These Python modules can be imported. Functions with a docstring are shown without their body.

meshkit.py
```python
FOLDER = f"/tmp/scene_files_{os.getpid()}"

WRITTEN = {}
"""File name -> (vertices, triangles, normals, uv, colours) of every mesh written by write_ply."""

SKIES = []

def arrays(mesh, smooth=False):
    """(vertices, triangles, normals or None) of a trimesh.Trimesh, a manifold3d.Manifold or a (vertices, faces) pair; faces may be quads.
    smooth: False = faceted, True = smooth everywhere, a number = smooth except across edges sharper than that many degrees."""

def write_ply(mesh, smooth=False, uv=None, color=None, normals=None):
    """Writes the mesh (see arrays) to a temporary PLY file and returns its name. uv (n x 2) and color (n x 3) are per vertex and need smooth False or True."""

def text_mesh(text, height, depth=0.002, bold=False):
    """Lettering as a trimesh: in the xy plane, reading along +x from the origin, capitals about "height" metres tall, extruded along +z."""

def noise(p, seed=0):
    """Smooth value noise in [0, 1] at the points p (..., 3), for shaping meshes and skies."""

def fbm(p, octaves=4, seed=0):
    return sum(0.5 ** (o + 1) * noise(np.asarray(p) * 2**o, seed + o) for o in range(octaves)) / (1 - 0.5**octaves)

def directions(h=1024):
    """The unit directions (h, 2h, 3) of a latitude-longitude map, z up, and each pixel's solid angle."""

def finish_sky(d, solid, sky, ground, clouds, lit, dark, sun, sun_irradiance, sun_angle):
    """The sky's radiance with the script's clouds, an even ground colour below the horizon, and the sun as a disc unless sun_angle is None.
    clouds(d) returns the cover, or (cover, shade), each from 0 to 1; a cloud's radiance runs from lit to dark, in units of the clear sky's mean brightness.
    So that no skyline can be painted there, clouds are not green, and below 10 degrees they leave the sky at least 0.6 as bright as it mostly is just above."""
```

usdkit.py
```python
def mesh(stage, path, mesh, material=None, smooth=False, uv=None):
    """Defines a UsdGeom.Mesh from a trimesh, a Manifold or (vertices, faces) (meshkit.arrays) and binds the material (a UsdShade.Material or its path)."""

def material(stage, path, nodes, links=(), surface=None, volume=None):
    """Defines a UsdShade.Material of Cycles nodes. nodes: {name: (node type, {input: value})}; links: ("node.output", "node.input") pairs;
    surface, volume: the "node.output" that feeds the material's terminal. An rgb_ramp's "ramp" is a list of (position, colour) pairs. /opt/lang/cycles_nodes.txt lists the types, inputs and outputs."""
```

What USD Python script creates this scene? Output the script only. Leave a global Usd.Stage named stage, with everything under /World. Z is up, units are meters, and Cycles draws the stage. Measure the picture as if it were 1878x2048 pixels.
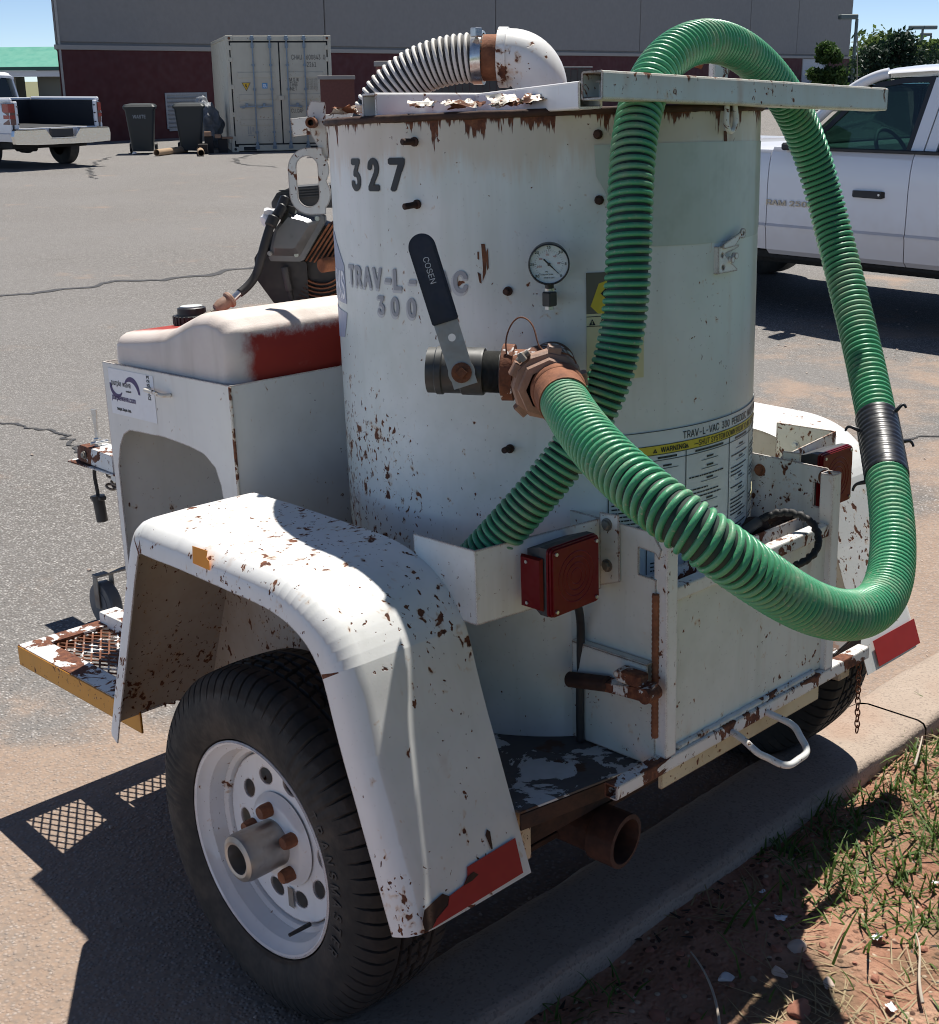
import math
import numpy as np
import trimesh
import shapely
from shapely.geometry import Polygon, Point, box as sbox
from shapely import affinity
from scipy.interpolate import CubicSpline
import manifold3d as m3
import usdkit
import meshkit
from pxr import Usd, UsdGeom, UsdLux, UsdShade, Gf, Sdf, Vt

PI = math.pi
stage = Usd.Stage.CreateInMemory()
UsdGeom.SetStageUpAxis(stage, UsdGeom.Tokens.z)
UsdGeom.SetStageMetersPerUnit(stage, 1.0)
world = UsdGeom.Xform.Define(stage, '/World')
stage.SetDefaultPrim(world.GetPrim())

# ---------------------------------------------------------------- camera, sky, sun
EXPOSURE = 0.55
cam = UsdGeom.Camera.Define(stage, '/World/camera')
CR = np.array([[0.722121, -0.691728, -0.007281], [-0.22495, -0.224856, -0.94807], [0.65417, 0.68626, -0.317978]])
cm = np.eye(4)
cm[0, :3], cm[1, :3], cm[2, :3], cm[3, :3] = CR[0], -CR[1], -CR[2], (0, 0, 1.67)
cam.AddTransformOp().Set(Gf.Matrix4d(*cm.ravel().tolist()))
cam.CreateHorizontalApertureAttr(36.0)
cam.CreateVerticalApertureAttr(36.0 * 1024 / 939)
cam.CreateFocalLengthAttr(36.0 * 2600 / 1878)
cam.CreateClippingRangeAttr(Gf.Vec2f(0.05, 3000))
cam.CreateExposureAttr(EXPOSURE)

SUN = np.array([0.384, 0.203, 1.0]); SUN /= np.linalg.norm(SUN)
SKY_STRENGTH, SUN_POWER = 0.082, 1.20
sky = UsdLux.DomeLight.Define(stage, '/World/sky')
sky.GetPrim().SetCustomDataByKey('kind', 'structure')
skymat = usdkit.material(stage, '/World/Looks/sky_look', {
    's': ('sky_texture', {'sky_type': 'single_scattering', 'sun_disc': False, 'sun_elevation': math.asin(SUN[2]),
                          'sun_rotation': math.atan2(SUN[0], SUN[1]), 'altitude': 2000.0, 'air_density': 0.55, 'aerosol_density': 0.2, 'ozone_density': 1.0}),
    'b': ('background_shader', {'strength': SKY_STRENGTH})}, [('s.color', 'b.color')], surface='b.background')
UsdShade.MaterialBindingAPI.Apply(sky.GetPrim()).Bind(skymat)
sun = UsdLux.DistantLight.Define(stage, '/World/sun')
sun.CreateIntensityAttr(SUN_POWER); sun.CreateAngleAttr(0.5); sun.CreateNormalizeAttr(True)
sun.CreateColorAttr(Gf.Vec3f(1.0, 0.955, 0.885))
zb = SUN; xb = np.cross([0, 0, 1.0], zb); xb /= np.linalg.norm(xb); yb = np.cross(zb, xb)
sm = np.eye(4); sm[0, :3], sm[1, :3], sm[2, :3] = xb, yb, zb
sun.AddTransformOp().Set(Gf.Matrix4d(*sm.ravel().tolist()))

rng = np.random.default_rng(7)

# ---------------------------------------------------------------- naming and prim helpers
used = {}
def numbered(parent, name):
    k = (parent, name); n = used.get(k, 0); used[k] = n + 1
    return name if n == 0 else f'{name}_{n:03d}'

def path_of(p):
    return p if isinstance(p, str) else str(p.GetPath())

def obj(name, mesh, mat, parent='/World', smooth=False, label=None, cat=None, group=None, kind=None):
    if isinstance(mesh, list):
        mesh = cat_(mesh)
    par = path_of(parent)
    p = f'{par}/{numbered(par, name)}'
    prim = usdkit.mesh(stage, p, mesh, mat, smooth).GetPrim()
    for k, v in (('label', label), ('category', cat), ('group', group), ('kind', kind)):
        if v: prim.SetCustomDataByKey(k, v)
    return prim

def thing(name, label, cat, matrix=None, group=None, kind=None):
    p = '/World/' + numbered('/World', name)
    x = UsdGeom.Xform.Define(stage, p)
    if matrix is not None:
        x.AddTransformOp().Set(Gf.Matrix4d(*np.asarray(matrix).T.ravel().tolist()))
    o = x.GetPrim()
    o.SetCustomDataByKey('label', label); o.SetCustomDataByKey('category', cat)
    if group: o.SetCustomDataByKey('group', group)
    if kind: o.SetCustomDataByKey('kind', kind)
    return o

def mat4(loc=(0, 0, 0), rz=0.0, s=1.0, R=None):
    m = np.eye(4)
    c, k = math.cos(rz), math.sin(rz)
    m[:3, :3] = (np.array([[c, -k, 0], [k, c, 0], [0, 0, 1]]) if R is None else np.asarray(R)) * s
    m[:3, 3] = loc
    return m

# ---------------------------------------------------------------- mesh helpers
def cat_(ms):
    return trimesh.util.concatenate([m for m in ms if m is not None])

def hull(pts):
    return trimesh.convex.convex_hull(np.asarray(pts, float))

def cbox(lo, hi, ch=0.002):
    lo, hi = np.minimum(lo, hi).astype(float), np.maximum(lo, hi).astype(float)
    ch = min(ch, 0.45 * float((hi - lo).min()))
    if ch <= 0:
        return trimesh.creation.box(bounds=[lo, hi])
    pts = []
    for sx in (0, 1):
        for sy in (0, 1):
            for sz in (0, 1):
                c = np.where([sx, sy, sz], hi, lo); d = np.where([sx, sy, sz], -ch, ch)
                for k in range(3):
                    q = c + d; q[k] = c[k]; pts.append(q)
    return hull(pts)

def unit(v):
    v = np.asarray(v, float); return v / np.linalg.norm(v)

def frame_mesh(m, origin, ux, uy, uz=None):
    ux, uy = np.asarray(ux, float), np.asarray(uy, float)
    uz = np.cross(ux, uy) if uz is None else np.asarray(uz, float)
    v = np.asarray(origin, float) + m.vertices[:, [0]] * ux + m.vertices[:, [1]] * uy + m.vertices[:, [2]] * uz
    r = trimesh.Trimesh(v, m.faces, process=False)
    if np.dot(np.cross(ux, uy), uz) < 0: r.invert()
    return r

def ext(poly, depth, origin=(0, 0, 0), ux=(1, 0, 0), uy=(0, 1, 0)):
    """polygon in (ux,uy) extruded by depth along ux x uy"""
    if not isinstance(poly, (Polygon, shapely.MultiPolygon)): poly = Polygon(poly)
    poly = poly.buffer(0)
    ms = [trimesh.creation.extrude_polygon(g, abs(depth), engine='earcut') for g in getattr(poly, 'geoms', [poly])]
    m = cat_(ms)
    if depth < 0: m.vertices[:, 2] += depth
    return frame_mesh(m, origin, ux, uy)

def perp(d):
    d = unit(d); a = np.array([0, 0, 1.0]) if abs(d[2]) < .9 else np.array([1.0, 0, 0])
    s = unit(np.cross(d, a)); return s, np.cross(s, d)

def beam(p0, p1, w, h, up=(0, 0, 1), ch=0.002, hollow=0.0):
    """rectangular bar from p0 to p1: w sideways, h along up"""
    p0, p1 = np.asarray(p0, float), np.asarray(p1, float)
    d = unit(p1 - p0); s = unit(np.cross(d, up)); u = np.cross(s, d)
    pl = sbox(-w / 2 + ch, -h / 2 + ch, w / 2 - ch, h / 2 - ch).buffer(ch, 2) if ch else sbox(-w / 2, -h / 2, w / 2, h / 2)
    if hollow: pl = pl.difference(sbox(-w / 2 + hollow, -h / 2 + hollow, w / 2 - hollow, h / 2 - hollow))
    m = trimesh.creation.extrude_polygon(pl, float(np.linalg.norm(p1 - p0)), engine='earcut')
    return frame_mesh(m, p0, s, u, d)

def lathe(prof, n=48, origin=(0, 0, 0), axis=(0, 0, 1), closed=False, ref=None):
    """prof: (radius, height along axis)"""
    prof = np.asarray(prof, float); a = unit(axis)
    s, u = perp(a) if ref is None else (unit(ref), np.cross(a, unit(ref)))
    t = np.arange(n) * 2 * PI / n
    ring = np.cos(t)[:, None] * s + np.sin(t)[:, None] * u
    v = np.asarray(origin, float) + prof[:, None, 0, None] * ring[None] + prof[:, None, 1, None] * a
    k = len(prof); f = []
    rows = range(k if closed else k - 1)
    for i in rows:
        j = (i + 1) % k
        q = np.arange(n); q2 = (q + 1) % n
        f.append(np.c_[i * n + q, i * n + q2, j * n + q2]); f.append(np.c_[i * n + q, j * n + q2, j * n + q])
    m = trimesh.Trimesh(v.reshape(-1, 3), np.vstack(f), process=False)
    m.update_faces(m.nondegenerate_faces()); 
    return m

def cyl(p0, p1, r, n=20, r1=None, ch=0.0):
    p0, p1 = np.asarray(p0, float), np.asarray(p1, float); L = float(np.linalg.norm(p1 - p0)); r1 = r if r1 is None else r1
    c = min(ch, r * .4, L * .4)
    pr = [(0, 0), (r - c, 0)] + ([(r, c), (r1, L - c)] if c else []) + [(r1 - c, L), (0, L)]
    return lathe(pr, n, p0, p1 - p0)

def pipe(p0, p1, r, ri, n=28):
    p0, p1 = np.asarray(p0, float), np.asarray(p1, float); L = float(np.linalg.norm(p1 - p0))
    return lathe([(r, 0), (r, L), (ri, L), (ri, 0)], n, p0, p1 - p0, closed=True)

def rlin(P, n):
    P = np.asarray(P, float); d = np.r_[0, np.cumsum(np.linalg.norm(np.diff(P, axis=0), axis=1))]
    y = np.linspace(0, d[-1], n); return np.c_[tuple(np.interp(y, d, P[:, k]) for k in range(P.shape[1]))]

def frames(P):
    T = np.gradient(P, axis=0); T /= np.linalg.norm(T, axis=1)[:, None]
    s, u = perp(T[0]); S = [s]
    for k in range(1, len(P)):
        s = S[-1] - T[k] * np.dot(S[-1], T[k]); S.append(s / np.linalg.norm(s))
    S = np.array(S); return T, S, np.cross(T, S)

def resample(P, n, closed=False):
    P = np.asarray(P, float); d = np.r_[0, np.cumsum(np.linalg.norm(np.diff(P, axis=0), axis=1))]
    f = CubicSpline(d, P); x = np.linspace(0, d[-1], max(400, 3 * n)); Q = f(x)
    d2 = np.r_[0, np.cumsum(np.linalg.norm(np.diff(Q, axis=0), axis=1))]
    y = np.linspace(0, d2[-1], n); return np.c_[tuple(np.interp(y, d2, Q[:, k]) for k in range(P.shape[1]))], d2[-1]

def sweep(P, r, n=12, caps=True):
    P = np.asarray(P, float); r = np.broadcast_to(r, len(P))
    T, S, U = frames(P); t = np.arange(n) * 2 * PI / n
    v = P[:, None] + r[:, None, None] * (np.cos(t)[None, :, None] * S[:, None] + np.sin(t)[None, :, None] * U[:, None])
    v = v.reshape(-1, 3); f = []
    q = np.arange(n); q2 = (q + 1) % n
    i = np.arange(len(P) - 1)[:, None] * n
    f = np.vstack([np.stack([i + q, i + q2, i + n + q2], -1).reshape(-1, 3), np.stack([i + q, i + n + q2, i + n + q], -1).reshape(-1, 3)])
    if caps:
        a, b = len(v), len(v) + 1; v = np.vstack([v, P[0], P[-1]]); L = (len(P) - 1) * n
        f = np.vstack([f, np.c_[np.full(n, a), q2, q], np.c_[np.full(n, b), L + q, L + q2]])
    return trimesh.Trimesh(v, f, process=False)

def helix(P, R, pitch, w, h, per=22, prof=7):
    """a rib wound round the path: half-round profile w wide and h high"""
    n0 = len(P); _, L = resample(P, 50)
    N = int(L / pitch * per)
    Q, L = resample(P, N); T, S, U = frames(Q)
    a = 2 * PI * np.linspace(0, L, N) / pitch
    rad = np.cos(a)[:, None] * S + np.sin(a)[:, None] * U
    t = np.linspace(0, PI, prof)
    off = [(-w / 2, -0.002)] + [(-w / 2 * np.cos(x) * (0.9 + 0.1 * abs(np.cos(x))), h * np.sin(x) ** .6) for x in t] + [(w / 2, -0.002)]
    off = np.array(off); k = len(off)
    v = Q[:, None] + (R + off[None, :, 1, None]) * rad[:, None] + off[None, :, 0, None] * T[:, None]
    i = np.arange(N - 1)[:, None] * k; q = np.arange(k - 1)
    f = np.vstack([np.stack([i + q, i + q + 1, i + k + q + 1], -1).reshape(-1, 3), np.stack([i + q, i + k + q + 1, i + k + q], -1).reshape(-1, 3)])
    m = trimesh.Trimesh(v.reshape(-1, 3), f, process=False)
    m.invert(); return m

def hexbolt(p, axis, r=0.008, h=0.006, washer=True, shank=0.0):
    a = unit(axis); p = np.asarray(p, float); ms = []
    if washer: ms.append(cyl(p, p + a * .002, r * 1.35, 20))
    ms.append(lathe([(0, .002), (r, .002), (r, h), (r * .8, h + .0015), (0, h + .0015)], 6, p, a))
    if shank: ms.append(cyl(p + a * h, p + a * (h + shank), r * .55, 10))
    return cat_(ms)

def to_man(m):
    m = trimesh.Trimesh(m.vertices, m.faces, process=True)
    return m3.Manifold(m3.Mesh(np.asarray(m.vertices, np.float32), np.asarray(m.faces, np.uint32)))

def from_man(M):
    k = M.to_mesh(); return trimesh.Trimesh(k.vert_properties[:, :3], k.tri_verts, process=False)

def diff(a, *bs):
    M = to_man(a)
    for b in bs: M = M - to_man(b)
    return from_man(M)

def jitter(m, amp, scale, seed=0):
    v = m.vertices.copy(); nrm = m.vertex_normals
    v += nrm * ((meshkit.fbm(v * scale + 50, 3, seed) - .5) * 2 * amp)[:, None]
    return trimesh.Trimesh(v, m.faces, process=False)

def rock(size, seed, sub=2, sq=(1, 1, .6)):
    m = trimesh.creation.icosphere(subdivisions=sub)
    v = m.vertices * (0.65 + .7 * meshkit.fbm(m.vertices * 1.3 + seed * 7.1, 3, seed))[:, None]
    r = np.random.default_rng(seed)
    for _ in range(6):
        d = unit(r.normal(size=3)); k = .45 + .25 * r.random(); e = v @ d; v = v - np.maximum(e - k, 0)[:, None] * d
    return trimesh.Trimesh(v * np.array(sq) * size, m.faces, process=False)

# ---------------------------------------------------------------- material graph helper
class O(str): pass
class G:
    def __init__(s): s.n, s.l = {}, []
    def add(s, kind, out, **kw):
        name = f'n{len(s.n)}'; const = {}
        for k, v in kw.items():
            if isinstance(v, O): s.l.append((str(v), f'{name}.{k}'))
            else: const[k] = v
        s.n[name] = (kind, const)
        return O(f'{name}.{out}')
    def of(s, o, out): return O(o.split('.')[0] + '.' + out)
    def math(s, t, a, b=0.0, c=0.0, clamp=False): return s.add('math', 'value', math_type=t, value1=a, value2=b, value3=c, use_clamp=clamp)
    def vm(s, t, a, b=(0, 0, 0), c=(0, 0, 0)): return s.add('vector_math', 'vector', math_type=t, vector1=a, vector2=b, vector3=c)
    def noise(s, v, scale, detail=3.0, rough=.55, dist=0.0): return s.add('noise_texture', 'fac', vector=v, scale=float(scale), detail=float(detail), roughness=float(rough), distortion=float(dist))
    def sm(s, v, a, b, lo=0.0, hi=1.0): return s.add('map_range', 'result', range_type='smoothstep', value=v, from_min=a, from_max=b, to_min=lo, to_max=hi)
    def lin(s, v, a, b, lo=0.0, hi=1.0): return s.add('map_range', 'result', range_type='linear', value=v, from_min=a, from_max=b, to_min=lo, to_max=hi, clamp=True)
    def mix(s, f, a, b, t='mix'): return s.add('mix', 'color', mix_type=t, fac=f, color1=a, color2=b)
    def sc(s, v, k): return s.vm('multiply', v, tuple(np.broadcast_to(k, 3).astype(float)))
    def obj(s): return s.add('texture_coordinate', 'object')
    def pos(s): return s.add('geometry', 'position')
    def sep(s, v):
        a = s.add('separate_xyz', 'x', vector=v); return a, s.of(a, 'y'), s.of(a, 'z')
    def ramp(s, f, stops): return s.add('rgb_ramp', 'color', fac=f, ramp=stops)
    def bump(s, h, dist, strength=1.0): return s.add('bump', 'normal', height=h, distance=float(dist), strength=float(strength))
    def done(s, name, surface): return usdkit.material(stage, '/World/Looks/' + name, s.n, s.l, surface=str(surface))
    def princ(s, name, **kw): return s.done(name, s.add('principled_bsdf', 'BSDF', **kw))

def simple(name, col, rough=.5, metal=0.0, var=.25, scale=20.0, bump=0.0, bscale=60.0, spec=.5, dust=0.0, dustcol=(.35, .27, .2), coat=0.0, dscale=9.0):
    g = G(); p = g.obj(); n = g.noise(p, scale, 4)
    c = np.array(col, float)
    colr = g.mix(n, tuple(c * (1 - var)), tuple(np.minimum(c * (1 + var), 1)))
    if dust: colr = g.mix(g.math('multiply', g.sm(g.noise(p, dscale, 5, .65), .42, .7), dust), colr, dustcol)
    kw = dict(base_color=colr, metallic=float(metal), specular_ior_level=float(spec), roughness=g.lin(g.noise(p, scale * 2.3, 3), .3, .7, max(rough - .1, .02), min(rough + .1, 1)))
    if coat: kw.update(coat_weight=float(coat), coat_roughness=.08)
    if bump: kw['normal'] = g.bump(g.noise(p, bscale, 4), bump)
    return g.princ(name, **kw)

def paint(name, base=(.74, .75, .72), spots=.5, streak=.4, edge=.6, grime=.35, grimecol=(.42, .40, .30), seed=0.0, rim=None, tint=None, big=0.0, scale=1.0, rough=.38, foot=None, flake=0.0, boost=False):
    """old white paint on steel: rust spots with halos and runs, rusty edges, grime"""
    g = G(); p0 = g.obj(); p = g.vm('add', p0, (seed * 3.7, seed * 1.9, seed * .83))
    w = g.add('noise_texture', 'color', vector=p, scale=34.0, detail=3.0)
    pw = g.vm('multiply_add', g.vm('subtract', w, (.5, .5, .5)), (.022, .022, .03), p)
    x, y, z = g.sep(p0)
    clump = g.sm(g.noise(p, 4.5 * scale, 3), .36, .66)
    if boost: clump = g.math('add', g.math('multiply', clump, .55), g.math('multiply', g.math('multiply', g.sm(y, -.22, .12), g.sm(z, 1.22, 1.0)), 1.25))
    masks = []; halos = []
    for k, (sc, sz, t0) in enumerate(((24 * scale, 1.0, .765 - .30 * big), (58 * scale, .75, .740), (120 * scale, .7, .735))):
        nv = g.noise(g.sc(pw, (sc, sc, sc * sz)), 1.0, 2.5 if k else 4, .55)
        thr = g.math('multiply_add', clump, -.085 - .03 * spots, t0 + .045 - .085 * spots)
        d = g.math('subtract', nv, thr)
        masks.append(g.sm(d, -.004, .026)); halos.append(g.sm(d, -.055, .01))
    rust = g.math('maximum', masks[0], g.math('maximum', masks[1], masks[2]))
    halo = g.math('maximum', halos[0], g.math('multiply', halos[1], .75))
    # runs
    vs = g.add('voronoi_texture', 'distance', vector=g.sc(pw, (30, 30, 2.6)), scale=1.0)
    rs = g.add('separate_color', 'g', color=g.of(vs, 'color'))
    run = g.math('multiply', g.sm(vs, .42, .02), g.sm(rs, .97 - .5 * streak, 1.0))
    run = g.math('multiply', run, g.sm(g.noise(p, 7.0, 3), .40, .66))
    if edge:
        bn = g.add('bevel', 'bevel', radius=.007, samples=4)
        d = g.add('vector_math', 'value', math_type='dot_product', vector1=bn, vector2=g.add('geometry', 'normal'))
        e = g.math('subtract', 1.0, d)
        en = g.noise(p, 55, 4, .65)
        em = g.sm(g.math('add', g.math('multiply', e, 2.2 * edge), g.math('multiply', g.math('subtract', en, .56), 1.3)), .25, .42)
        em = g.math('multiply', em, g.math('greater_than', e, .004))
        rust = g.math('maximum', rust, em); halo = g.math('maximum', halo, g.math('multiply', g.sm(e, .0, .3), .45 * edge))
    if rim:
        zr, hgt = rim[:2]
        if len(rim) > 2: z = g.math('multiply_add', x, -rim[2], z)
        nn = g.noise(g.sc(p, (26, 26, 3)), 1.0, 5, .7)
        lim = g.math('multiply_add', g.sm(nn, .45, .85), -hgt, zr)
        rust = g.math('maximum', rust, g.sm(g.math('subtract', z, lim), 0.0, .006))
        halo = g.math('maximum', halo, g.math('multiply', g.sm(g.math('subtract', z, g.math('multiply_add', nn, -hgt * 2.2, zr)), -.01, .05), .75))
    if foot:
        zf, hf = foot
        nf = g.noise(p, 22, 5, .7)
        halo = g.math('maximum', halo, g.math('multiply', g.sm(g.math('subtract', g.math('multiply_add', nf, hf, zf - hf * .35), z), 0.0, hf * .6), .8))
    gr = g.math('multiply', g.sm(g.noise(p, 3.2, 6, .68), .42, .72), grime)
    gv = g.math('multiply', g.sm(g.noise(g.sc(p, (18, 18, 1.6)), 1.0, 4, .6), .45, .75), grime * .8)
    fine = g.math('multiply', g.sm(g.noise(p, 160, 2), .64, .74), .35 * grime)
    b = np.array(base)
    col = g.mix(g.noise(p, 8.0, 4), tuple(b * .95), tuple(np.minimum(b * 1.04, .9)))
    if tint is not None:
        tm_ = g.math('multiply', g.sm(g.noise(p, 1.9, 4), .35, .68), .75)
        if boost: tm_ = g.math('maximum', tm_, g.math('multiply', g.sm(g.math('multiply_add', g.noise(p, 3.1, 5), .5, x), -.10, .45), .9))
        col = g.mix(tm_, col, tuple(tint))
    col = g.mix(g.math('maximum', gr, gv), col, tuple(np.array(grimecol)))
    col = g.mix(fine, col, (.12, .11, .09))
    col = g.mix(g.math('multiply', halo, .48), col, (.52, .30, .12))
    col = g.mix(g.math('multiply', run, .55), col, (.36, .17, .07))
    rc = g.ramp(g.noise(p, 75, 5, .7), [(.3, (.045, .016, .010)), (.50, (.125, .042, .020)), (.75, (.25, .10, .045))])
    if flake:
        fl = g.sm(g.noise(p, 13.0, 6, .62, .6), .60 - .25 * flake, .615 - .25 * flake)
        rust = g.math('maximum', rust, fl)
    col = g.mix(rust, col, rc)
    h = g.math('subtract', g.math('multiply', g.noise(p, 240, 3), .12), g.math('multiply', rust, .6))
    return g.princ(name, base_color=col, roughness=g.lin(g.math('maximum', rust, g.math('multiply', gr, .6)), 0.0, 1.0, rough, .85), normal=g.bump(h, .0012, .7), specular_ior_level=.45)

def rusty(name, dark=(.045, .017, .010), light=(.23, .085, .035), paintcol=None, amount=.5, scale=30, rough=.85):
    g = G(); p = g.obj()
    c = g.ramp(g.noise(p, scale, 6, .7), [(.28, dark), (.5, tuple((np.array(dark) + light) / 2)), (.72, light)])
    if paintcol is not None:
        c = g.mix(g.sm(g.noise(p, scale * .7, 6, .65, .4), amount - .02, amount + .02), c, paintcol)
    return g.princ(name, base_color=c, roughness=rough, normal=g.bump(g.noise(p, scale * 5, 4), .0012, .8))

# ---------------------------------------------------------------- ground materials
def asphalt_mat():
    g = G(); p = g.pos(); x, y, z = g.sep(p)
    v = g.add('voronoi_texture', 'distance', vector=g.sc(p, (1, 1, .2)), scale=105.0)
    st = g.add('separate_color', 'r', color=g.of(v, 'color'))
    v2 = g.add('voronoi_texture', 'distance', vector=g.sc(p, (1, 1, .2)), scale=46.0)
    st2 = g.add('separate_color', 'g', color=g.of(v2, 'color'))
    tone = g.ramp(st, [(0, (.095, .091, .087)), (.4, (.225, .214, .204)), (.75, (.36, .343, .327)), (1, (.62, .595, .565))])
    tone2 = g.ramp(st2, [(0, (.15, .143, .136)), (.6, (.285, .272, .260)), (1, (.46, .44, .415))])
    c = g.mix(.4, tone, tone2)
    c = g.mix(g.sm(v, .30, .62), c, (.13, .12, .11))
    big = g.noise(p, .35, 5, .6)
    c = g.mix(g.sm(big, .35, .7), c, g.mix(.5, c, (.21, .20, .192)))
    # red soil washed down to the gutter and in the hollows
    d = g.noise(p, 1.15, 6, .62, .3); d2 = g.noise(p, 4.2, 5, .6)
    near = g.math('multiply', g.lin(y, 3.7, 1.9, 0.0, 1.0), 1.25)
    east = g.math('multiply', g.lin(x, 3.0, 5.0), g.lin(y, 6.0, 3.0))
    lvl = g.math('multiply_add', g.math('maximum', near, g.math('multiply', east, .75)), .30, g.math('multiply_add', d2, .26, d))
    dm = g.sm(lvl, .72, .92)
    dm = g.math('maximum', dm, g.sm(y, 2.05, 1.60, 0.0, .75))
    dm = g.math('multiply', dm, g.lin(g.noise(p, 70, 3), .25, .6, .45, 1.0))
    soil = g.mix(g.noise(p, 9, 4), (.27, .178, .125), (.37, .275, .205))
    c = g.mix(g.math('multiply', dm, .82), c, soil)
    h = g.math('multiply', g.math('subtract', 1.0, g.sm(v, .05, .6)), 1.0)
    h = g.math('multiply_add', g.math('subtract', 1.0, g.sm(v2, .05, .6)), .8, h)
    h = g.math('multiply', h, g.lin(dm, 0, 1, 1.0, .45))
    h = g.math('multiply_add', g.noise(p, 5, 4), 1.2, h)
    return g.princ('asphalt_look', base_color=c, roughness=.88, specular_ior_level=.35, normal=g.bump(h, .0045, .9))

def soil_mat():
    g = G(); p = g.pos()
    c = g.ramp(g.noise(p, 6.0, 6, .65), [(.3, (.20, .098, .062)), (.5, (.33, .175, .115)), (.7, (.42, .26, .18))])
    v = g.add('voronoi_texture', 'distance', vector=p, scale=70.0)
    r = g.add('separate_color', 'r', color=g.of(v, 'color'))
    c = g.mix(g.math('multiply', g.sm(r, .78, .9), g.sm(v, .55, .35)), c, (.10, .055, .04))
    c = g.mix(g.math('multiply', g.sm(g.add('separate_color', 'b', color=g.of(v, 'color')), .9, .96), g.sm(v, .5, .3)), c, (.48, .38, .28))
    c = g.mix(g.sm(g.noise(p, 2.6, 4), .48, .66), c, (.17, .12, .075))
    yy = g.sep(p)[1]
    c = g.mix(g.sm(g.math('multiply_add', g.noise(p, 5, 4), .5, yy), .55, .15), c, g.mix(g.noise(p, 20, 4), (.060, .085, .026), (.12, .14, .05)))  # camera-side verge out of view is grass green, for its greenish bounce
    h = g.math('multiply_add', g.noise(p, 38, 5, .7), 1.0, g.math('multiply', g.sm(v, .6, .1), .35))
    return g.princ('soil_look', base_color=c, roughness=.95, normal=g.bump(h, .012, .9), specular_ior_level=.2)

def concrete_mat(name, a=(.30, .235, .185), b=(.42, .345, .28)):
    g = G(); p = g.pos()
    c = g.mix(g.noise(p, 7, 6, .65), a, b)
    v = g.add('voronoi_texture', 'distance', vector=p, scale=210.0)
    r = g.add('separate_color', 'r', color=g.of(v, 'color'))
    c = g.mix(g.math('multiply', g.sm(r, .7, 1.0), .5), c, (.16, .13, .11))
    c = g.mix(g.math('multiply', g.sm(g.noise(p, 1.7, 5), .5, .7), .45), c, (.33, .19, .125))
    return g.princ(name, base_color=c, roughness=.9, specular_ior_level=.3, normal=g.bump(g.math('multiply_add', g.noise(p, 130, 4), 1.0, g.math('multiply', g.noise(p, 14, 4), .7)), .004, .8))

asphalt = asphalt_mat(); soil = soil_mat(); concrete = concrete_mat('kerb_concrete')

# ---------------------------------------------------------------- ground
def sheet(x0, x1, y0, y1, z, nx=2, ny=2, f=None):
    X, Y = np.meshgrid(np.linspace(x0, x1, nx), np.linspace(y0, y1, ny), indexing='ij')
    Z = np.full_like(X, z) if f is None else f(X, Y)
    i = np.arange(nx - 1)[:, None] * ny + np.arange(ny - 1)
    q = np.stack([i, i + ny, i + ny + 1, i + 1], -1).reshape(-1, 4)
    return (np.c_[X.ravel(), Y.ravel(), Z.ravel()], q)

gg = G(); pp = gg.pos()
far_ground = gg.princ('far_ground_look', base_color=gg.mix(gg.noise(pp, .08, 5), (.16, .14, .075), (.13, .15, .06)), roughness=.95)
obj('ground', sheet(-700, 900, -500, 1100, -.30), far_ground, kind='structure')
obj('parking_lot', sheet(-60, 190, 1.59, 130, 0.0, 26, 14), asphalt, kind='structure')
lot = stage.GetPrimAtPath('/World/parking_lot')

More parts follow.
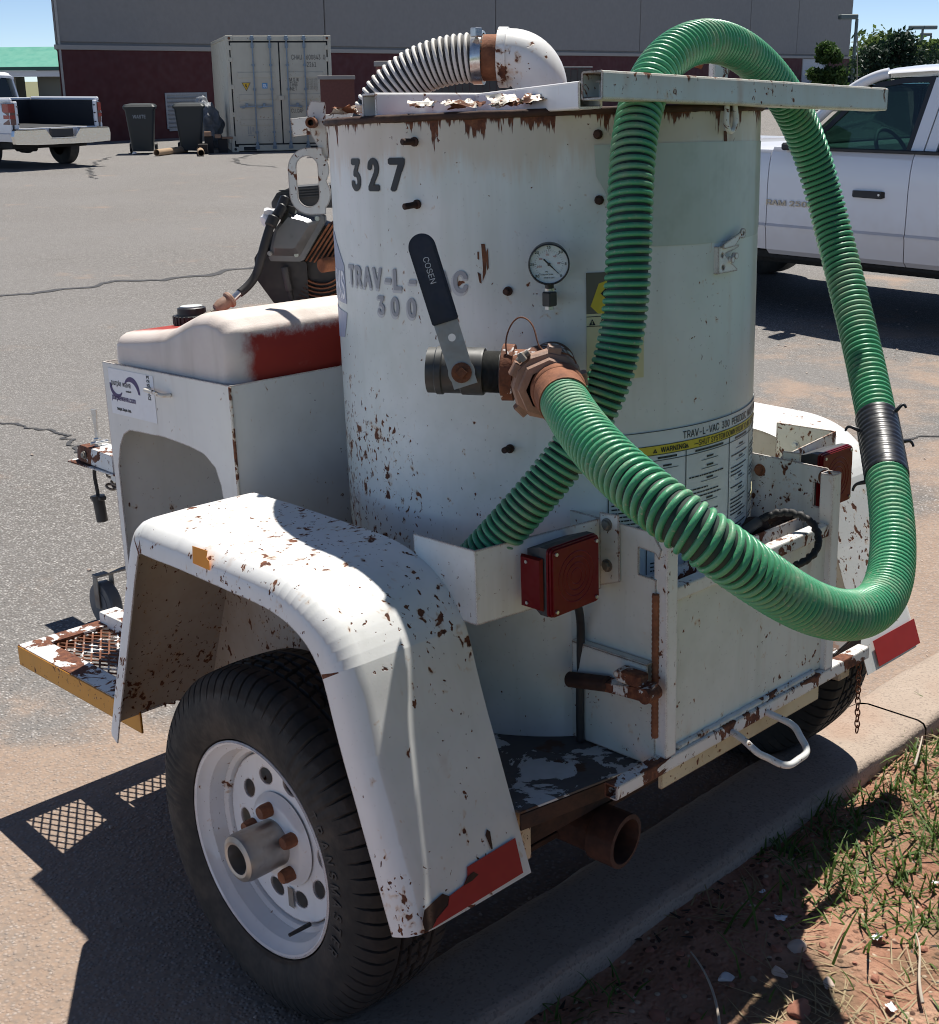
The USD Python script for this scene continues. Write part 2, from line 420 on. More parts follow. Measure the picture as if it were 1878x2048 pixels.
tar = simple('tar_look', (.035, .034, .034), rough=.6, var=.4, scale=30)
def crack(pts, w, mat, seed, z=.004):
    r = np.random.default_rng(seed)
    P, L = resample(np.c_[np.asarray(pts, float), np.zeros(len(pts))], 160)
    n = np.gradient(P, axis=0); n = np.c_[-n[:, 1], n[:, 0]]; n /= np.linalg.norm(n, axis=1)[:, None]
    k = np.arange(160) * .23
    off = (meshkit.fbm(np.c_[k, k * 0 + seed, k * 0], 4, seed) - .5) * w * 4
    ww = w * (.35 + 1.1 * meshkit.fbm(np.c_[k * 1.9, k * 0 + seed + 9, k * 0], 3, seed + 3)) * np.minimum(1, np.minimum(np.arange(160), 159 - np.arange(160)) / 10 + .15)
    a, b = P[:, :2] + n * (off + ww / 2)[:, None], P[:, :2] + n * (off - ww / 2)[:, None]
    v = np.vstack([np.c_[a, np.full(160, z)], np.c_[b, np.full(160, z)]]); i = np.arange(159)
    m = trimesh.Trimesh(v, np.vstack([np.c_[i, i + 160, i + 1], np.c_[i + 1, i + 160, i + 161]]), process=False)
    return m
obj('tar_seam', crack([(3.2, 10.55), (4.56, 10.3), (5.2, 10.27), (5.9, 10.18), (6.44, 10.11), (6.9, 10.1), (9.5, 9.9), (13, 9.7)], .10, tar, 3), tar, lot)
obj('crack', crack([(2.3, 6.5), (2.72, 6.325), (2.78, 6.17), (2.85, 5.89), (2.77, 5.65), (2.9, 5.35)], .022, tar, 4), tar, lot)
obj('crack', crack([(15.5, 21.5), (17.5, 25.5), (19.0, 27.2), (19.4, 28.5)], .09, tar, 5), tar, lot)
obj('crack', crack([(11.5, 21.5), (14.0, 26.0), (15.2, 27.5)], .07, tar, 6), tar, lot)
obj('crack', crack([(6.2, 2.5), (5.4, 3.0), (4.4, 3.2), (3.9, 3.6)], .02, tar, 8), tar, lot)

# kerb: a low rounded ribbon in lengths with joints
kerb_prof = [(1.375, -.12), (1.375, .045), (1.383, .058), (1.40, .063), (1.545, .058), (1.575, .050), (1.60, .030), (1.625, .004), (1.64, -.12)]
kx = [-9.0, -6.0, -3.0, -.2, 2.95, 6.0, 9.1, 12.1, 15.2, 21.2, 27.2, 39.2, 60.0]
kerb = UsdGeom.Xform.Define(stage, '/World/kerb').GetPrim(); kerb.SetCustomDataByKey('kind', 'structure')
for a, b in zip(kx[:-1], kx[1:]):
    n = 60 if b - a < 4 else 4
    prof = np.array(kerb_prof); xs = np.linspace(a + .004, b - .004, n)
    v = np.stack([np.c_[np.full(len(prof), x), prof] for x in xs])
    if n > 4:
        w = (meshkit.fbm(v.reshape(-1, 3) * 9, 4, 2).reshape(v.shape[:2]) - .5) * .014
        v[:, :, 2] += w * (prof[:, 1] > 0); v[:, :, 1] += w * (prof[:, 1] > 0)
    k = len(prof); i = np.arange(n - 1)[:, None] * k; q = np.arange(k - 1)
    f = np.vstack([np.stack([i + q, i + q + 1, i + k + q + 1], -1).reshape(-1, 3), np.stack([i + q, i + k + q + 1, i + k + q], -1).reshape(-1, 3)])
    m = trimesh.Trimesh(v.reshape(-1, 3), f, process=False)
    obj('kerb_length', m, concrete, kerb, smooth=40)

def verge_z(X, Y):
    P = np.stack([X, Y, X * 0], -1)
    z = .018 + (meshkit.fbm(P * 2.1, 3, 5) - .5) * .05 + (meshkit.fbm(P * 11, 4, 6) - .5) * .035
    return z + np.clip((1.38 - Y) * .03, 0, .04) - .015 * np.exp(-((Y - 1.37) / .05) ** 2)
verge = obj('verge', sheet(.2, 9.2, -1.6, 1.40, 0, 420, 150, verge_z), soil, kind='structure', smooth=True)
obj('verge', sheet(-30, .2, -40, 1.40, .01, 3, 3), soil, kind='structure')
obj('verge', sheet(.2, 9.2, -40, -1.6, .01, 3, 3), soil, kind='structure')
obj('verge', sheet(9.2, 70, -40, 1.40, .01, 3, 3), soil, kind='structure')

# ---------------------------------------------------------------- grass, straw, stones, litter on the verge
def blades(n, xr, yr, hr, seed, w=.0032, flat=False, clump=None):
    r = np.random.default_rng(seed)
    x = r.uniform(*xr, n * 4); y = r.uniform(*yr, n * 4)
    d = meshkit.fbm(np.c_[x * 2.6, y * 2.6, x * 0 + seed], 4, seed)
    bias = np.clip((x - 1.9) * .16, -.10, .16) + np.clip((1.15 - y) * .14, -.12, .10)
    keep = r.random(len(x)) < np.clip((d + bias - .50) * 6, 0.015, 1)
    x, y, d = x[keep][:n], y[keep][:n], d[keep][:n]; n = len(x)
    z = verge_z(x, y) - .004
    a = r.uniform(0, 2 * PI, n); L = r.uniform(*hr, n) * (.6 + .9 * d)
    lean = r.uniform(.05, .20, n) if flat else r.uniform(.35, 1.0, n)
    if flat: lean = r.uniform(.02, .16, n)
    dx, dy = np.cos(a), np.sin(a)
    ts = np.array([0, .45, .8, 1.0]); ws = np.array([1, .85, .5, .05])
    bend = r.uniform(.4, 1.3, n)
    V = []
    for t, k in zip(ts, ws):
        up = np.sin(lean * PI / 2) * L * t - (bend * .28 * L * t ** 2) * (not flat)
        out = np.cos(lean * PI / 2) * L * t + bend * .35 * L * t ** 2
        cx, cy, cz = x + dx * out, y + dy * out, z + np.maximum(up, .002 * t)
        wd = w * k * r.uniform(.7, 1.5, n) if t == 0 else w * k * 1.1
        V.append(np.stack([cx - dy * wd, cy + dx * wd, cz], -1)); V.append(np.stack([cx + dy * wd, cy - dx * wd, cz], -1))
    V = np.stack(V, 1); k = V.shape[1]; base = np.arange(n)[:, None] * k
    q = np.array([[0, 1, 3], [0, 3, 2], [2, 3, 5], [2, 5, 4], [4, 5, 7], [4, 7, 6]])
    return trimesh.Trimesh(V.reshape(-1, 3), (base[:, :, None] + q[None]).reshape(-1, 3), process=False)

def leaf_mat(name, a, b, trans=.35, rough=.55, dry=None, extra=None):
    g = G(); ge = g.add('geometry', 'random_per_island')
    c = g.mix(ge, a, b)
    if dry is not None: c = g.mix(g.sm(g.math('fract' if 0 else 'fraction', g.math('multiply', ge, 7.3)), .68, .8), c, dry)
    d = g.add('principled_bsdf', 'BSDF', base_color=c, roughness=rough, specular_ior_level=.35)
    t = g.add('translucent_bsdf', 'BSDF', color=c)
    return g.done(name, g.add('mix_closure', 'closure', fac=trans, closure1=d, closure2=t))

grass_look = leaf_mat('grass_look', (.085, .15, .028), (.20, .27, .07), dry=(.40, .33, .17))
straw_look = leaf_mat('straw_look', (.30, .23, .12), (.50, .42, .26), trans=.15)
mulch_look = leaf_mat('mulch_look', (.030, .022, .017), (.10, .062, .042), trans=.05)
obj('grass', blades(11000, (1.2, 5.2), (.15, 1.375), (.022, .060), 11, w=.0024), grass_look, kind='stuff', label='short green grass growing in patches on the red soil verge', cat='grass')
obj('tall_grass', blades(420, (1.2, 5.2), (.15, 1.37), (.07, .13), 12, w=.0028), grass_look, kind='stuff', label='longer grass blades sprouting from the verge beside the kerb', cat='grass')
obj('dry_grass', blades(15000, (1.1, 5.6), (.10, 1.39), (.03, .10), 13, w=.0016, flat=True), straw_look, kind='stuff', label='dead straw lying over the red soil of the verge', cat='straw')
obj('mulch', blades(4200, (1.1, 5.6), (.3, 1.39), (.012, .034), 14, w=.0045, flat=True), mulch_look, kind='stuff', label='dark wood chips scattered on the soil by the kerb', cat='mulch')

stone_red = simple('red_stone_look', (.30, .13, .085), rough=.9, var=.3, scale=25, bump=.004, bscale=40)
stone_tan = simple('tan_stone_look', (.50, .40, .33), rough=.9, var=.2, scale=25, bump=.004, bscale=40)
stone_white = simple('white_stone_look', (.62, .60, .58), rough=.85, var=.15, scale=25, bump=.003)
paper = simple('paper_look', (.75, .76, .78), rough=.8, var=.08, scale=40)
def place(m, x, y, z, rz, tilt=0.0):
    T = trimesh.transformations
    m = m.copy(); m.apply_transform(T.rotation_matrix(rz, (0, 0, 1)) @ T.rotation_matrix(tilt, (1, 0, 0))); m.apply_translation((x, y, z)); return m
stones = [(1.745, .985, .050, stone_red, 'broad dark red stone half buried beside the pale slab-like one'), (1.70, 1.045, .036, stone_tan, 'pale pointed stone standing up among the red rubble by the kerb'),
          (1.80, 1.02, .042, stone_red, 'flat reddish brick fragment lying beside the pale pointed stone'), (1.66, 1.13, .030, stone_red, 'small red stone near the top of the rubble heap'),
          (1.86, 1.10, .026, stone_tan, 'small tan stone on the far side of the rubble heap'), (1.79, 1.17, .028, stone_white, 'small grey white stone uppermost in the rubble'),
          (1.90, 1.02, .024, stone_tan, 'tan chip at the right end of the rubble heap'), (1.58, 1.03, .038, stone_red, 'red lump at the left end of the rubble heap'),
          (1.78, .90, .046, stone_red, 'dark red rock nearest the bottom edge of the verge rubble'), (1.62, 1.21, .030, stone_red, 'rounded red stone touching the kerb edge shadow'),
          (1.95, 1.12, .030, stone_tan, 'tan stone half hidden in grass right of the rubble')]
for i, (x, y, s, mt, lb) in enumerate(stones):
    s *= .62; obj('stone', place(rock(s, 40 + i, 2), x, y, float(verge_z(np.array(x), np.array(y))) + s * .12, i * 1.7, .2), mt, smooth=35, label=lb, cat='stone', group='rubble on the verge')
lotstones = [(1.255, 2.035, .022, stone_white, 'pale pebble on the asphalt at the edge of the trailer shadow'), (1.735, 3.42, .020, stone_tan, 'small tan stone lying on sunlit asphalt left of the jack wheel')]
for i, (x, y, s, mt, lb) in enumerate(lotstones):
    obj('stone', place(rock(s, 70 + i, 2, (1.25, .9, .75)), x, y, s * .45, .6 + i), mt, smooth=35, label=lb, cat='stone')
grit = []
r_ = np.random.default_rng(21)
for i in range(420):
    x, y = r_.uniform(.8, 9.0), 1.62 + abs(r_.normal()) * 2.0
    s = r_.uniform(.002, .007) * (1.0 if y < 4 else 1.6)
    b = rock(s, i % 9, 1); grit.append(place(b, x, y, s * .3, r_.uniform(0, 6)))
obj('gravel', cat_(grit), stone_tan, kind='stuff', label='loose grit scattered over the asphalt near the kerb', cat='gravel')
grit = []
for i in range(500):
    x, y = r_.uniform(1.1, 4.6), r_.uniform(.3, 1.38); s = r_.uniform(.004, .013)
    grit.append(place(rock(s, i % 9, 1), x, y, float(verge_z(np.array(x), np.array(y))) + s * .2, r_.uniform(0, 6)))
obj('rubble', cat_(grit), stone_red, kind='stuff', label='crumbs of red stone in the soil of the verge', cat='gravel')

def scrap(s, seed):
    X, Y = np.meshgrid(np.linspace(-1, 1, 9), np.linspace(-1, 1, 9), indexing='ij')
    P = np.stack([X, Y, X * 0], -1); w = meshkit.fbm(P * 1.7 + seed * 3.1, 3, seed)
    rr = .6 + .8 * meshkit.fbm(P * 1.1 + seed, 3, seed + 5)
    i = np.arange(8)[:, None] * 9 + np.arange(8)
    q = np.stack([i, i + 9, i + 10, i + 1], -1).reshape(-1, 4)
    return trimesh.Trimesh(np.c_[(X * rr).ravel() * s, (Y * rr * .6).ravel() * s, (w.ravel()) * s * .9], np.vstack([q[:, :3], q[:, [0, 2, 3]]]), process=False)
litter = [(2.10, 1.03, .026, 'crumpled white paper scrap where the grass meets the shadow edge'), (2.0, 1.19, .022, 'torn pale paper scrap among shaded rubble under the trailer'), (1.92, .90, .024, 'white tissue scrap near the sunlit grass at the bottom'),
          (1.53, .97, .024, 'bluish white plastic scrap in deep shade beside the lowest kerb edge'), (1.50, 1.14, .014, 'tiny white litter flake close to the kerb in shadow'), (2.55, 1.12, .016, 'small white paper flake in bright grass at the right'),
          (2.07, 1.28, .014, 'small white flake on the kerb side soil in the shade'), (2.36, 1.04, .015, 'paper fleck half buried in green grass')]
for i, (x, y, s, lb) in enumerate(litter):
    obj('paper_scrap', place(scrap(s * .5, i), x, y, float(verge_z(np.array(x), np.array(y))) + .006, i * 2.1), paper, smooth=True, label=lb, cat='litter', group='litter on the verge')
twig = simple('twig_look', (.42, .36, .29), rough=.9, var=.2)
for i, (pts, lb) in enumerate([([(1.96, .86, .05), (2.02, .90, .06), (2.08, .93, .055), (2.14, .97, .05)], 'pale bent twig lying on sunlit straw near the shadow'), ([(2.75, 1.30, .05), (2.83, 1.33, .06), (2.90, 1.36, .05)], 'pale twig lying on red soil beside the kerb edge'), ([(1.55, 1.02, .05), (1.66, 1.10, .06), (1.78, 1.25, .045)], 'thin dark twig lying across the shaded rubble')]):
    P, _ = resample(pts, 14); obj('twig', sweep(P, np.linspace(.0035, .0016, 14), 7), twig, smooth=True, label=lb, cat='twig')

# ================================================================ vacuum trailer
white_tank = paint('tank_paint', base=(.76, .765, .74), spots=.28, streak=.75, edge=0, grime=.42, grimecol=(.47, .49, .42), seed=1, rim=(1.590, .085), tint=(.54, .61, .555), scale=1.0, boost=True)
white_a = paint('fender_paint', base=(.78, .78, .76), spots=.62, streak=.3, edge=.45, grime=.22, grimecol=(.45, .46, .38), seed=2, scale=.75, big=.05)
white_in = paint('fender_inside_paint', base=(.52, .46, .39), spots=.55, streak=.3, edge=.3, grime=.6, grimecol=(.36, .25, .17), seed=3)
white_b = paint('bracket_paint', base=(.74, .74, .71), spots=.55, streak=.5, edge=1.0, grime=.4, seed=4)
white_c = paint('frame_paint', base=(.72, .72, .69), spots=.6, streak=.4, edge=1.0, grime=.45, seed=5, flake=.12)
white_r = paint('rusty_bracket_paint', base=(.74, .70, .62), spots=.85, streak=.8, edge=1.0, grime=.4, seed=6, big=.3, flake=.1)
white_box = paint('box_paint', base=(.77, .75, .70), spots=.02, streak=.15, edge=.7, grime=.3, grimecol=(.50, .47, .40), seed=7)
white_door = paint('door_paint', base=(.66, .68, .63), spots=.35, streak=.35, edge=.8, grime=.5, grimecol=(.44, .46, .38), seed=8)
white_bar = paint('crossbar_paint', base=(.58, .63, .60), spots=.55, streak=1.2, edge=1.0, grime=.4, seed=9, rim=(1.644, .024, -.031))
white_lug = paint('lug_paint', base=(.77, .76, .71), spots=.45, streak=.5, edge=.8, grime=.3, grimecol=(.55, .38, .2), seed=16)
white_lid = paint('lid_tube_paint', base=(.80, .79, .77), spots=.25, streak=.2, edge=.5, grime=.15, seed=10)
white_elbow = paint('elbow_paint', base=(.78, .77, .74), spots=.62, streak=.9, edge=.15, grime=.25, seed=11, big=.30, scale=1.0)
deck_look = None
tape_rust = rusty('rust_look')
rust_light = rusty('rust_light_look', (.10, .035, .018), (.33, .13, .06))
rust_paint = rusty('rust_flaking_look', (.05, .018, .010), (.22, .08, .035), (.62, .63, .62), .56, 34)
rust_dark = rusty('rust_dark_look', (.018, .010, .007), (.075, .032, .018))
bronze = rusty('bronze_look', (.20, .115, .078), (.37, .23, .165), None, .5, 22, .6)
def deck_mat():
    g = G(); p = g.obj()
    a = g.sm(g.noise(p, 9, 7, .68, .5), .50, .515)
    c = g.mix(g.noise(p, 24, 5), (.055, .053, .054), (.11, .10, .098))
    c = g.mix(g.sm(g.noise(p, 15, 5), .55, .62), c, (.075, .034, .018))
    c = g.mix(a, c, g.mix(g.noise(p, 40, 4), (.42, .43, .43), (.58, .59, .59)))
    return g.princ('deck_look', base_color=c, roughness=.75, normal=g.bump(g.math('multiply_add', a, .8, g.noise(p, 90, 4)), .002, .8))
deck_look = deck_mat()
rubber = simple('tire_rubber', (.020, .019, .018), rough=.72, var=.3, dust=.5, dustcol=(.085, .066, .052), bump=.0008, bscale=120, spec=.35)
rubber_text = simple('tire_lettering_look', (.045, .041, .037), rough=.8)
black = simple('black_plastic_look', (.014, .014, .015), rough=.42, dust=.35, dustcol=(.12, .10, .085))
black_soft = simple('black_rubber_look', (.017, .017, .018), rough=.65, dust=.3, dustcol=(.10, .09, .08))
navy_grip = simple('grip_look', (.010, .011, .020), rough=.38, dust=.2, dustcol=(.10, .09, .09))
pvc = simple('valve_body_look', (.030, .034, .036), rough=.5, dust=.45, dustcol=(.13, .125, .11))
steel = simple('bare_steel_look', (.42, .40, .37), rough=.42, metal=.8, dust=.5, dustcol=(.25, .19, .14))
zinc = simple('zinc_look', (.62, .62, .61), rough=.3, metal=.9)
zinc_old = simple('old_bolt_look', (.24, .22, .19), rough=.6, metal=.4, dust=.6, dustcol=(.16, .08, .045))
grey_engine = simple('valve_cover_look', (.17, .175, .185), rough=.42, metal=.55, var=.15, dust=.3, dustcol=(.26, .23, .20))
shroud_look = simple('engine_shroud_look', (.012, .012, .013), rough=.5, dust=.25, dustcol=(.10, .085, .075))
ribbed_look = simple('ribbed_plastic_look', (.042, .043, .045), rough=.6, dust=.5, dustcol=(.14, .13, .12))
wheel_white = paint('wheel_paint', base=(.76, .755, .75), spots=.15, streak=.1, edge=.75, grime=.2, grimecol=(.45, .40, .34), seed=14)
red_lens = simple('red_lens_look', (.125, .0025, .006), rough=.35, var=.12, spec=.25)
red_tape_g = G(); _p = red_tape_g.obj()
red_tape = red_tape_g.princ('red_tape_look', base_color=red_tape_g.mix(red_tape_g.noise(_p, 30, 4), (.30, .010, .014), (.42, .022, .026)), roughness=.4)
amber = simple('amber_tape_look', (.72, .27, .018), rough=.45, var=.12)
vinyl_black = simple('black_vinyl_look', (.018, .020, .022), rough=.45)
vinyl_grey = simple('grey_vinyl_look', (.30, .31, .33), rough=.45, var=.1)
vinyl_light = simple('light_grey_vinyl_look', (.50, .51, .52), rough=.45, var=.1)
vinyl_blue = simple('blue_grey_vinyl_look', (.33, .36, .45), rough=.45, var=.1)
vinyl_white = simple('white_vinyl_look', (.80, .80, .81), rough=.35, var=.03)
purple = simple('purple_print_look', (.045, .025, .115), rough=.4, var=.05)
label_pale = simple('label_stock_look', (.63, .67, .66), rough=.4, var=.06, dust=.35, dustcol=(.48, .48, .43))
label_yellow = simple('label_yellow_look', (.62, .50, .05), rough=.4, var=.12)
label_cream = simple('label_cream_look', (.60, .58, .34), rough=.45, var=.1)
label_olive = simple('label_olive_look', (.13, .125, .095), rough=.5, var=.25)
patch_look = simple('unfaded_paint_look', (.49, .545, .49), rough=.42, var=.10, scale=7, dust=.55, dustcol=(.36, .41, .35), dscale=14)
hose_dark = simple('hose_core_look', (.016, .034, .026), rough=.7, var=.4, dust=.4, dustcol=(.06, .06, .045))
def hose_mat():
    g = G(); p = g.obj()
    c = g.mix(g.noise(p, 9, 4), (.046, .235, .108), (.080, .350, .178))
    d = g.math('multiply', g.sm(g.noise(p, 13, 6, .7), .47, .68), .55)
    c = g.mix(d, c, (.26, .33, .22))
    c = g.mix(g.math('multiply', g.sm(g.noise(p, 190, 3), .60, .72), .6), c, (.38, .34, .25))
    return g.princ('hose_rib_look', base_color=c, roughness=g.lin(d, 0, .5, .36, .7), specular_ior_level=.5, normal=g.bump(g.noise(p, 300, 3), .0006, .6))
hose_green = hose_mat()
def fuel_tank_mat():
    g = G(); p = g.obj(); x, y, z = g.sep(p)
    n = g.noise(p, 34, 5, .75)
    top = g.sm(g.math('multiply_add', n, .05, z), 1.205, 1.228)           # bleached from above
    side = g.sm(g.math('multiply_add', n, .05, g.math('multiply', x, -1.0)), .468, .512)   # bleached on the outer side
    low = g.math('multiply', g.sm(g.noise(p, 11, 4), .58, .68), g.sm(z, 1.125, 1.095))
    chalk = g.math('maximum', g.math('maximum', top, side), low)
    red = g.mix(g.noise(p, 8, 4), (.29, .022, .014), (.36, .040, .020))
    pale = g.mix(g.noise(p, 14, 6, .7), (.60, .50, .45), (.72, .66, .60))
    pale = g.mix(g.math('multiply', g.sm(g.noise(g.sc(p, (14, 14, 2)), 1.0, 4), .45, .75), .45), pale, (.42, .36, .30))
    return g.princ('fuel_tank_look', base_color=g.mix(chalk, red, pale), roughness=.6, specular_ior_level=.35, normal=g.bump(g.noise(p, 260, 2), .0008, .6))
fuel_look = fuel_tank_mat()

TA = np.array([[0.999917, -0.008278, 0.00987], [0.007797, 0.998822, 0.047885], [-0.010255, -0.047804, 0.998804]])
T0 = np.array([1.92167, 1.73204, 0.00236])
TM = mat4(T0, R=TA)
tr = thing('vacuum_trailer', 'rusty white single axle vacuum trailer with upright tank backed against the kerb', 'trailer', TM)

TC, TR, TZ0, TZ1 = np.array([0, .01]), .418, .47, 1.598
NV, RV = np.array([-.734, -.679]), np.array([.679, -.734])
def tdir(th):
    t = math.radians(th); return np.r_[math.cos(t) * NV + math.sin(t) * RV, 0]
def tpt(th, z, out=0.0):
    return np.r_[TC, z] + tdir(th) * (TR + out)
def ttan(th):
    t = math.radians(th); return np.r_[-math.sin(t) * NV + math.cos(t) * RV, 0]
def wrap(m, th0, z0, out=.0008):
    """flat mesh (x along the wall, y up, z out) bent round the tank"""
    v = m.vertices; th = math.radians(th0) + v[:, 0] / TR
    d = np.cos(th)[:, None] * NV + np.sin(th)[:, None] * RV
    w = np.c_[TC + d * (TR + out + v[:, 2])[:, None], z0 + v[:, 1]]
    return trimesh.Trimesh(w, m.faces, process=False)
def wpatch(th0, th1, z0, z1, out=.0006, t=.0006, poly=None):
    """a thin curved decal: polygon in (degrees, z) or a rectangle"""
    pl = sbox(th0, z0, th1, z1) if poly is None else Polygon(poly).buffer(0)
    a, b = pl.bounds[0], pl.bounds[2]; ms = []
    cuts = np.linspace(a, b, max(2, int((b - a) / 3) + 2))
    for c0, c1 in zip(cuts[:-1], cuts[1:]):
        s = pl.intersection(sbox(c0, -9, c1, 9))
        for g in getattr(s, 'geoms', [s]):
            if g.area > 1e-9 and g.geom_type == 'Polygon':
                ms.append(trimesh.creation.extrude_polygon(affinity.scale(g, math.radians(1) * TR, 1, origin=(0, 0)), t, engine='earcut'))
    return wrap(cat_(ms), 0, 0, out)
def text(s, h, depth=.0006, bold=False, sx=1.0, center=False):
    m = meshkit.text_mesh(s, h, depth, bold)
    m.vertices[:, 0] *= sx
    if center: m.vertices[:, 0] -= (m.bounds[0, 0] + m.bounds[1, 0]) / 2
    return m

# ---- tank
tank = obj('tank', lathe([(0, TZ0), (TR, TZ0), (TR, TZ1), (TR - .006, TZ1), (TR - .006, TZ1 - .03)], 160, (0, .01, 0)), white_tank, tr, smooth=30)
rimv = lathe([(TR - .008, 1.592), (TR + .002, 1.589), (TR + .0075, 1.592), (TR + .0075, 1.599), (TR + .002, 1.602), (TR - .012, 1.602)], 240, (0, .01, 0))
obj('tank_rim', jitter(rimv, .0022, 46, 3), rust_dark, tank, smooth=50)
lid_pts = [(0, 1.606), (.2, 1.606), (.33, 1.603), (TR - .012, 1.600)]
obj('lid', lathe(lid_pts[::-1], 96, (0, .01, 0)), rust_paint, tank, smooth=30)
r_ = np.random.default_rng(33)
for i in range(30):                                                    # curled flakes of old paint round the rim
    th = r_.choice([r_.uniform(-88, -60), r_.uniform(-50, 5), r_.uniform(-20, 12), r_.uniform(20, 60)])
    s = r_.uniform(.010, .026)
    m = scrap(s, 60 + i); m = place(m, 0, 0, 0, r_.uniform(0, 6), r_.uniform(-.7, .7)); c = tpt(th, 1.606 + s * .12, -r_.uniform(.012, .07)); m.apply_translation(c)
    obj('paint_flake', m, white_r if i % 3 else rust_light, tank, smooth=True)
# painted patches where stickers were peeled off
obj('paint_patch', wpatch(0, 0, 0, 0, poly=[(11.7, 1.541), (22, 1.5405), (44, 1.539), (60, 1.537), (77, 1.535), (81, 1.535), (80, 1.38), (73, 1.366), (55, 1.366), (40, 1.367), (27, 1.370), (20, 1.372), (18, 1.41), (16, 1.44), (13.5, 1.475), (12.2, 1.49)]), patch_look, tank, label='greenish rectangle of unfaded paint')
# lettering
def fat(s, h, sx, k):
    ms = []
    for i, (a, b) in enumerate(((-k, 0), (k, 0), (0, k * .6), (0, -k * .6))):
        m = text(s, h, .0006 + i * .00004, True, sx); m.vertices[:, 0] += a; m.vertices[:, 1] += b; ms.append(m)
    return cat_(ms)
nm = [wrap(fat(s_, .0510, sx_, .0026), th, 1.4765) for s_, sx_, th in (('3', .78, -56.2), ('2', .80, -48.4), ('7', .96, -40.6))]
for m in nm: obj('number', m, vinyl_black, tank)
word = 'TRAV-L-VAC'; ths = [-61.3, -57.1, -52.6, -48.2, -43.9, -40.4, -35.6, -31.8, -26.8, -22.4]
for ch, th in zip(word, ths):
    obj('letter_shadow', wrap(fat(ch, .037, .84, .0016), th - .6, 1.2985, .0003), vinyl_light, tank)
    obj('letter', wrap(fat(ch, .0345, .80, .0013), th, 1.3035, .0012), vinyl_grey, tank)
for ch, th in zip('300', (-46.8, -41.6, -36.0)):
    obj('letter_shadow', wrap(fat(ch, .034, .82, .0016), th - .6, 1.2515, .0003), vinyl_light, tank)
    obj('letter', wrap(fat(ch, .0315, .76, .0012), th, 1.2565, .0012), vinyl_grey, tank)
obj('emblem', wpatch(0, 0, 0, 0, poly=[(-100, 1.395), (-76, 1.392), (-69.5, 1.362), (-65, 1.335), (-64.6, 1.262), (-100, 1.262)]), vinyl_blue, tank)
obj('emblem', wpatch(0, 0, 0, 0, poly=[(-100, 1.254), (-64.8, 1.245), (-65.8, 1.225), (-68.5, 1.195), (-100, 1.17)]), vinyl_blue, tank)
obj('emblem_lettering', wrap(text('ARKS', .050, .0006, True, .60), -80.0, 1.272, .0014), vinyl_white, tank)
# big maintenance label
lab = obj('maintenance_label', wpatch(14.5, 97, .735, 1.044), label_pale, tank)
obj('warning_band', wpatch(14.5, 97, 1.001, 1.017, .0013, .0004), label_yellow, lab)
pr = [wpatch(14.5, 97, z, z + .0012, .0018, .0004) for z in (1.0435, 1.0172, 1.0000, .9890, .735)]
pr += [wpatch(t, t + .22, .735, 1.000, .0018, .0004) for t in (14.6, 24.8, 36.7, 54.6, 69.5, 85)]
pr += [wrap(text('TRAV-L-VAC  300  PERIODIC  MAINTENANCE  SCHEDULE', .0135, .0003, False, .82), 35.6, 1.0225, .0018)]
pr += [wrap(text('WARNING', .0088, .0003, True, .95), 28.8, 1.0045, .0022), wrap(text('\u2014SHUT SYSTEM DOWN PRIOR TO ANY SERVICING\u2014', .0105, .0003, False, .80), 39.5, 1.0035, .0022)]
for th in (26.6, 36.4):
    pr.append(wrap(ext(Polygon([(0, 0), (.009, 0), (.0045, .008)]).difference(Polygon([(.003, .0015), (.006, .0015), (.0045, .0048)])), .0003), th, 1.0045, .0022))
r_ = np.random.default_rng(5)
for c0, c1 in ((15.5, 24), (26, 35.8), (38, 53.5), (56, 68.5), (71, 84), (86.5, 96)):
    pr.append(wpatch(c0 + 2, c1 - 2, .9925, .9963, .0018, .0003))
    z = .977
    while z > .75:
        if r_.random() < .28 or z == .977:
            m_ = (c0 + c1) / 2; pr.append(wpatch(m_ - 1.3, m_ + 1.3, z, z + .0035, .0018, .0003)); pr.append(wpatch(m_ - 3.4, m_ + 3.4, z - .0040, z - .0030, .0018, .0003)); z -= .0165
        else:
            x = c0; e = c0 + (c1 - c0) * r_.uniform(.35, .92)
            while x < e:
                w = r_.uniform(.5, 1.7); pr.append(wpatch(x, min(x + w, e), z, z + .0026, .0018, .0003)); x += w + .22
            z -= .0075
obj('label_print', cat_(pr), vinyl_black, lab)
obj('label_wedge', wpatch(0, 0, 0, 0, .0016, .0004, poly=[(76, .838), (81.5, .852), (81.5, .866), (76.5, .850)]), label_yellow, lab)
# caution label behind the hose
cl = obj('caution_label', wpatch(9.6, 24, 1.145, 1.272), label_cream, tank)
obj('label_field', wpatch(9.6, 24, 1.262, 1.332, .0010, .0004), label_olive, cl)
obj('label_diamond', wpatch(0, 0, 0, 0, .0016, .0004, poly=[(10.6, 1.275), (12.6, 1.313), (14.6, 1.318), (18, 1.318), (18, 1.262), (12.4, 1.262)]), label_yellow, cl)
obj('label_print', [wpatch(9.6, 24, z, z + .0012, .0014, .0004) for z in (1.2565, 1.240)] + [wrap(text('CAUTION', .0105, .0003, True), 13.0, 1.2425, .0016), wrap(ext(Polygon([(0, 0), (.0115, 0), (.00575, .0105)]).difference(Polygon([(.0048, .0015), (.0067, .0015), (.0067, .0072), (.0048, .0072)])), .0003), 10.2, 1.2425, .0016)] + [wpatch(0, 0, 0, 0, .0022, .0003, poly=[(13.0, 1.296), (16.6, 1.322), (16.6, 1.317), (13.9, 1.296), (16.6, 1.277), (16.6, 1.272)])], vinyl_black, cl)
